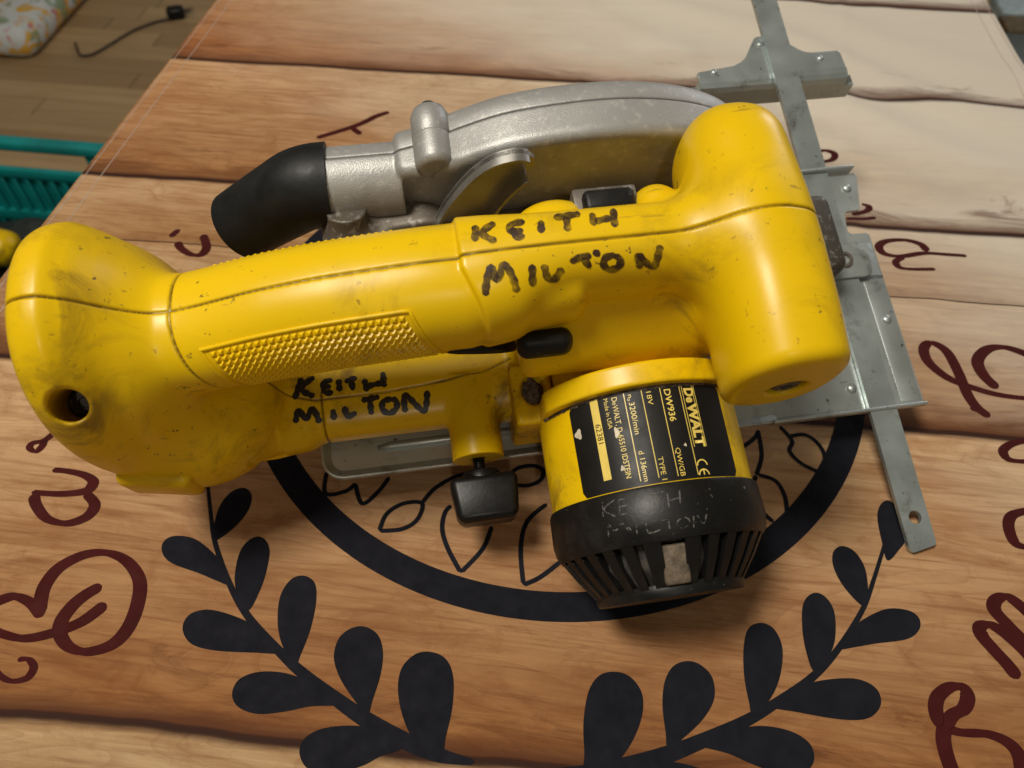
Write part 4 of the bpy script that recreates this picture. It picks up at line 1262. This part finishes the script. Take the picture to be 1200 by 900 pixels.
# lower guard and blade below the shoe
bm = bmesh.new()
bm_lathe(bm, [(60, 91), (73, 91), (74, 92.5), (74, 109.5), (73, 111), (60, 111)], 48, 'y', (125, 0, 22.5), a0=95, a1=265, cap=False)
obj_bm('lower_guard', bm, CAST, saw, smooth=True, auto=40)
bm = bmesh.new()
prof_b = []
nt = 36
lo_b, hi_b = [], []
for i in range(nt * 2):
    a = math.pi * i / nt; r = 68 if i % 2 == 0 else 63.5
    lo_b.append(bm.verts.new((125 + r * math.cos(a), 100.4, 22.5 + r * math.sin(a)))); hi_b.append(bm.verts.new((125 + r * math.cos(a + 0.02), 101.9, 22.5 + r * math.sin(a + 0.02))))
bm.faces.new(lo_b); bm.faces.new(hi_b[::-1])
for i in range(nt * 2): bm.faces.new((lo_b[i], lo_b[(i + 1) % (nt * 2)], hi_b[(i + 1) % (nt * 2)], hi_b[i]))
obj_bm('saw_blade', bm, STEEL, saw)

# retracting lever: flat steel plate with turned-up edges beside the guard
outer = [(60.0, 58), (60.4, 62), (62.4, 71), (67, 83.5), (75.3, 99), (83, 107.5), (91, 110.5), (96, 109.8), (99.8, 106.5)]
inner = [(100.4, 102), (97.5, 98.5), (95.5, 97), (89, 86), (82.7, 69), (80, 58)]
oc = [(p[0], p[1]) for p in catmull(outer, 6)]
ic = [(p[0], p[1]) for p in catmull(inner, 6)]
bm = bmesh.new()
poly = oc + ic
lo_ = [bm.verts.new((x, 86.5, z)) for x, z in poly]; hi_ = [bm.verts.new((x, 84.6, z)) for x, z in poly]
bm.faces.new(lo_); bm.faces.new(hi_[::-1])
for i in range(len(poly)): bm.faces.new((lo_[i], lo_[(i + 1) % len(poly)], hi_[(i + 1) % len(poly)], hi_[i]))
lv = obj_bm('guard_lever', bm, LEVER, saw)
def flange(path, y0, y1, th):
    bm = bmesh.new()
    P = [Vector((p[0], 0, p[1])) for p in path]
    rows = []
    for k, p in enumerate(P):
        t = (P[min(k + 1, len(P) - 1)] - P[max(k - 1, 0)]).normalized(); nn = Vector((t.z, 0, -t.x)) * th
        rows.append([bm.verts.new(p + Vector((0, y, 0)) + o_) for y, o_ in ((y0, nn * 0), (y1, nn * 0), (y1, nn), (y0, nn))])
    for a, b in zip(rows, rows[1:]):
        for j in range(4): bm.faces.new((a[j], a[(j + 1) % 4], b[(j + 1) % 4], b[j]))
    bm.faces.new(rows[0]); bm.faces.new(rows[-1])
    obj_bm('lever_flange', bm, LEVER, lv, smooth=True, auto=35)
flange(oc[:-4], 81.5, 87.0, 1.3)
flange(ic[8:], 79.0, 86.0, 1.2)

# ------------------------------------------------------------------ things on the floor beside the table
TEAL = simple('teal_plastic', (0.005, 0.23, 0.225), 0.38, 0, 0.2, 20)
crate = empty('plastic_crate', (-0.93, 0.80, FLOOR_Z))
tag(crate, 'teal plastic crate with slotted sides on the floor beside the table', 'crate')
cw, cd, chh = 560, 380, 290
bm = bmesh.new(); bm_box(bm, (0, 0, 4), (cw - 30, cd - 30, 8), bevel=3); obj_bm('crate_floor', bm, TEAL, crate, smooth=True, auto=40)
def crate_wall(length, place):
    """solid bands with a hand hole and rows of slots between upright ribs"""
    bm = bmesh.new()
    bm_box(bm, (0, 0, chh - 9), (length, 22, 20), bevel=6, seg=3)
    bm_box(bm, (0, 0, chh - 67), (length - 20, 12, 18), bevel=3, seg=2)
    bm_box(bm, (0, 0, 130), (length - 20, 10, 22), bevel=2, seg=2)
    bm_box(bm, (0, 0, 22), (length - 20, 10, 42), bevel=2, seg=2)
    for s in (-1, 1):
        bm_box(bm, (s * (length / 2 - 18), 0, chh / 2 - 6), (34, 12, chh - 20), bevel=3, seg=2)
        bm_box(bm, (s * length * 0.21, 0, chh - 40), (14, 12, 48), bevel=2, seg=1)
    n = int(length / 24)
    for i in range(n):
        x = -length / 2 + 30 + (length - 60) * i / (n - 1)
        bm_box(bm, (x, 0, 85), (9, 8, 250), bevel=1.5, seg=1) if False else bm_box(bm, (x, 0, 120), (9, 8, 206), bevel=1.5, seg=1)
    bm_box(bm, (0, 4.5, 110), (length - 30, 2, 200))
    bmesh.ops.transform(bm, matrix=place, verts=bm.verts)
    return obj_bm('slotted_wall', bm, TEAL, crate, smooth=True, auto=40)
crate_wall(cw, Matrix.Translation((0, cd / 2, 0)))
crate_wall(cw, Matrix.Translation((0, -cd / 2, 0)))
crate_wall(cd, Matrix.Translation((cw / 2, 0, 0)) @ Matrix.Rotation(math.pi / 2, 4, 'Z'))
crate_wall(cd, Matrix.Translation((-cw / 2, 0, 0)) @ Matrix.Rotation(math.pi / 2, 4, 'Z'))

# a yellow tool lying in the crate
drill = empty('power_tool', (-0.945, 0.82, FLOOR_Z + 0.205))
tag(drill, 'yellow and black power tool lying inside the teal crate', 'power tool')
bm = bmesh.new()
bm_tube(bm, catmull([(-70, 0, 0), (-62, 0, 2), (-20, 0, 4), (40, 0, 4), (62, 0, 2), (70, 0, 0)], 4), [8, 14, 19, 23, 26, 28, 29, 30, 31, 31, 31, 31, 30, 29, 28, 27, 24, 20, 17, 13, 8][:21], 24)
obj_bm('tool_body', bm, YELLOW_PLAIN, drill, smooth=True)
bm = bmesh.new(); bm_tube(bm, [(20, -5, -10), (30, -40, -30), (34, -90, -50)], [20, 19, 23], 20); obj_bm('tool_grip', bm, KNOB_BLACK, drill, smooth=True)
bm = bmesh.new(); bm_lathe(bm, [(16, -72), (18, -80), (17, -104), (8, -112)], 24, 'x', (0, 0, 1)); obj_bm('chuck', bm, KNOB_BLACK, drill, smooth=True, auto=40)
bundle = empty('dark_tool_bag', (-0.93, 0.86, FLOOR_Z + 0.01))
tag(bundle, 'crumpled dark cloth bag filling the bottom of the teal crate', 'bag')
bo = lump('bag_body', (0, 0, 95), (190, 110, 80), simple('dark_canvas', (0.022, 0.028, 0.026), 0.85, 0, 0.4, 40, 0.4), bundle, 11)

# flowered seat cushion
def floral():
    t = NT('floral_fabric')
    v = t.coord()
    c = (0.62, 0.66, 0.66)
    n1 = t.noise(v, 16, 3, 0.5, 1.2); n2 = t.noise(t.coord(scale=(1, 1, 1), rot=(0, 0, 1)), 21, 3, 0.5, 1.0)
    col = t.mix(t.maprange(n1, 0.52, 0.58, 0, 1), c, (0.70, 0.40, 0.05))
    col = t.mix(t.maprange(n2, 0.56, 0.62, 0, 0.9), col, (0.24, 0.34, 0.20))
    n3 = t.noise(v, 33, 2, 0.5, 0.8)
    col = t.mix(t.maprange(n3, 0.62, 0.67, 0, 0.9), col, (0.55, 0.12, 0.14))
    return t.set(Base_Color=col, Roughness=0.8)
cushion = empty('floral_cushion', (-1.655, 1.93, FLOOR_Z))
tag(cushion, 'pale cushion with orange and green flowers lying on the floorboards', 'cushion')
bm = bmesh.new(); bm_box(bm, (0, 0, 40), (450, 480, 80), bevel=36, seg=5)
bmesh.ops.rotate(bm, cent=(0, 0, 0), matrix=Matrix.Rotation(math.radians(3), 3, 'Z'), verts=bm.verts)
obj_bm('cushion_pad', bm, floral(), cushion, smooth=True)
# power cord on the floor
cord = empty('mains_lead', (-1.2, 1.9, FLOOR_Z))
tag(cord, 'thin brown power cord with a black plug trailing across the floor', 'cord')

pts = [(-1360, 1800), (-1340, 1770), (-1320, 1745), (-1300, 1745), (-1280, 1770), (-1240, 1880), (-1200, 1935), (-1165, 1960)]
P3 = [(x + 1200, y - 1900, 5.5) for x, y in pts]
bm = bmesh.new(); bm_tube(bm, catmull(P3, 8), 3.2, 10); obj_bm('cable', bm, simple('brown_cable', (0.05, 0.032, 0.022), 0.6), cord, smooth=True)
bm = bmesh.new(); bm_box(bm, (45, 75, 16), (46, 34, 30), bevel=9, seg=3, rot=Matrix.Rotation(0.4, 3, 'Z')); 
for s_ in (-9, 9): bm_tube(bm, [(62, 84 + s_, 16), (84, 94 + s_, 16)], 2.6, 10)
obj_bm('plug', bm, KNOB_BLACK, cord, smooth=True, auto=40)

# boxes beyond the far right corner of the table
def carton(name, lab, cat, x0, x1, y0, y1, h, mat, lid=None):
    e = empty(name, ((x0 + x1) / 2, (y0 + y1) / 2, FLOOR_Z)); tag(e, lab, cat)
    w_, d_ = (x1 - x0) * 1000, (y1 - y0) * 1000
    bm = bmesh.new(); bm_box(bm, (0, 0, h / 2), (w_, d_, h), bevel=4, seg=2); obj_bm('box_body', bm, mat, e, smooth=True, auto=40)
    bm = bmesh.new(); bm_box(bm, (0, 0, h + 6), (w_ + 6, d_ + 2, 14), bevel=4, seg=2); obj_bm('lid', bm, lid or mat, e, smooth=True, auto=40)
carton('storage_box', 'dark green storage box on the floor past the table corner', 'box', 0.775, 1.25, 1.22, 1.565, 285, simple('dark_green_plastic', (0.020, 0.030, 0.020), 0.5))
carton('cardboard_box', 'brown cardboard box between the green and pale boxes', 'box', 0.79, 1.25, 1.572, 1.640, 285, simple('brown_card', (0.085, 0.055, 0.018), 0.8))
carton('file_box', 'pale blue grey file box behind the brown cardboard box', 'box', 0.80, 1.25, 1.647, 1.735, 285, simple('pale_card', (0.26, 0.33, 0.34), 0.6))
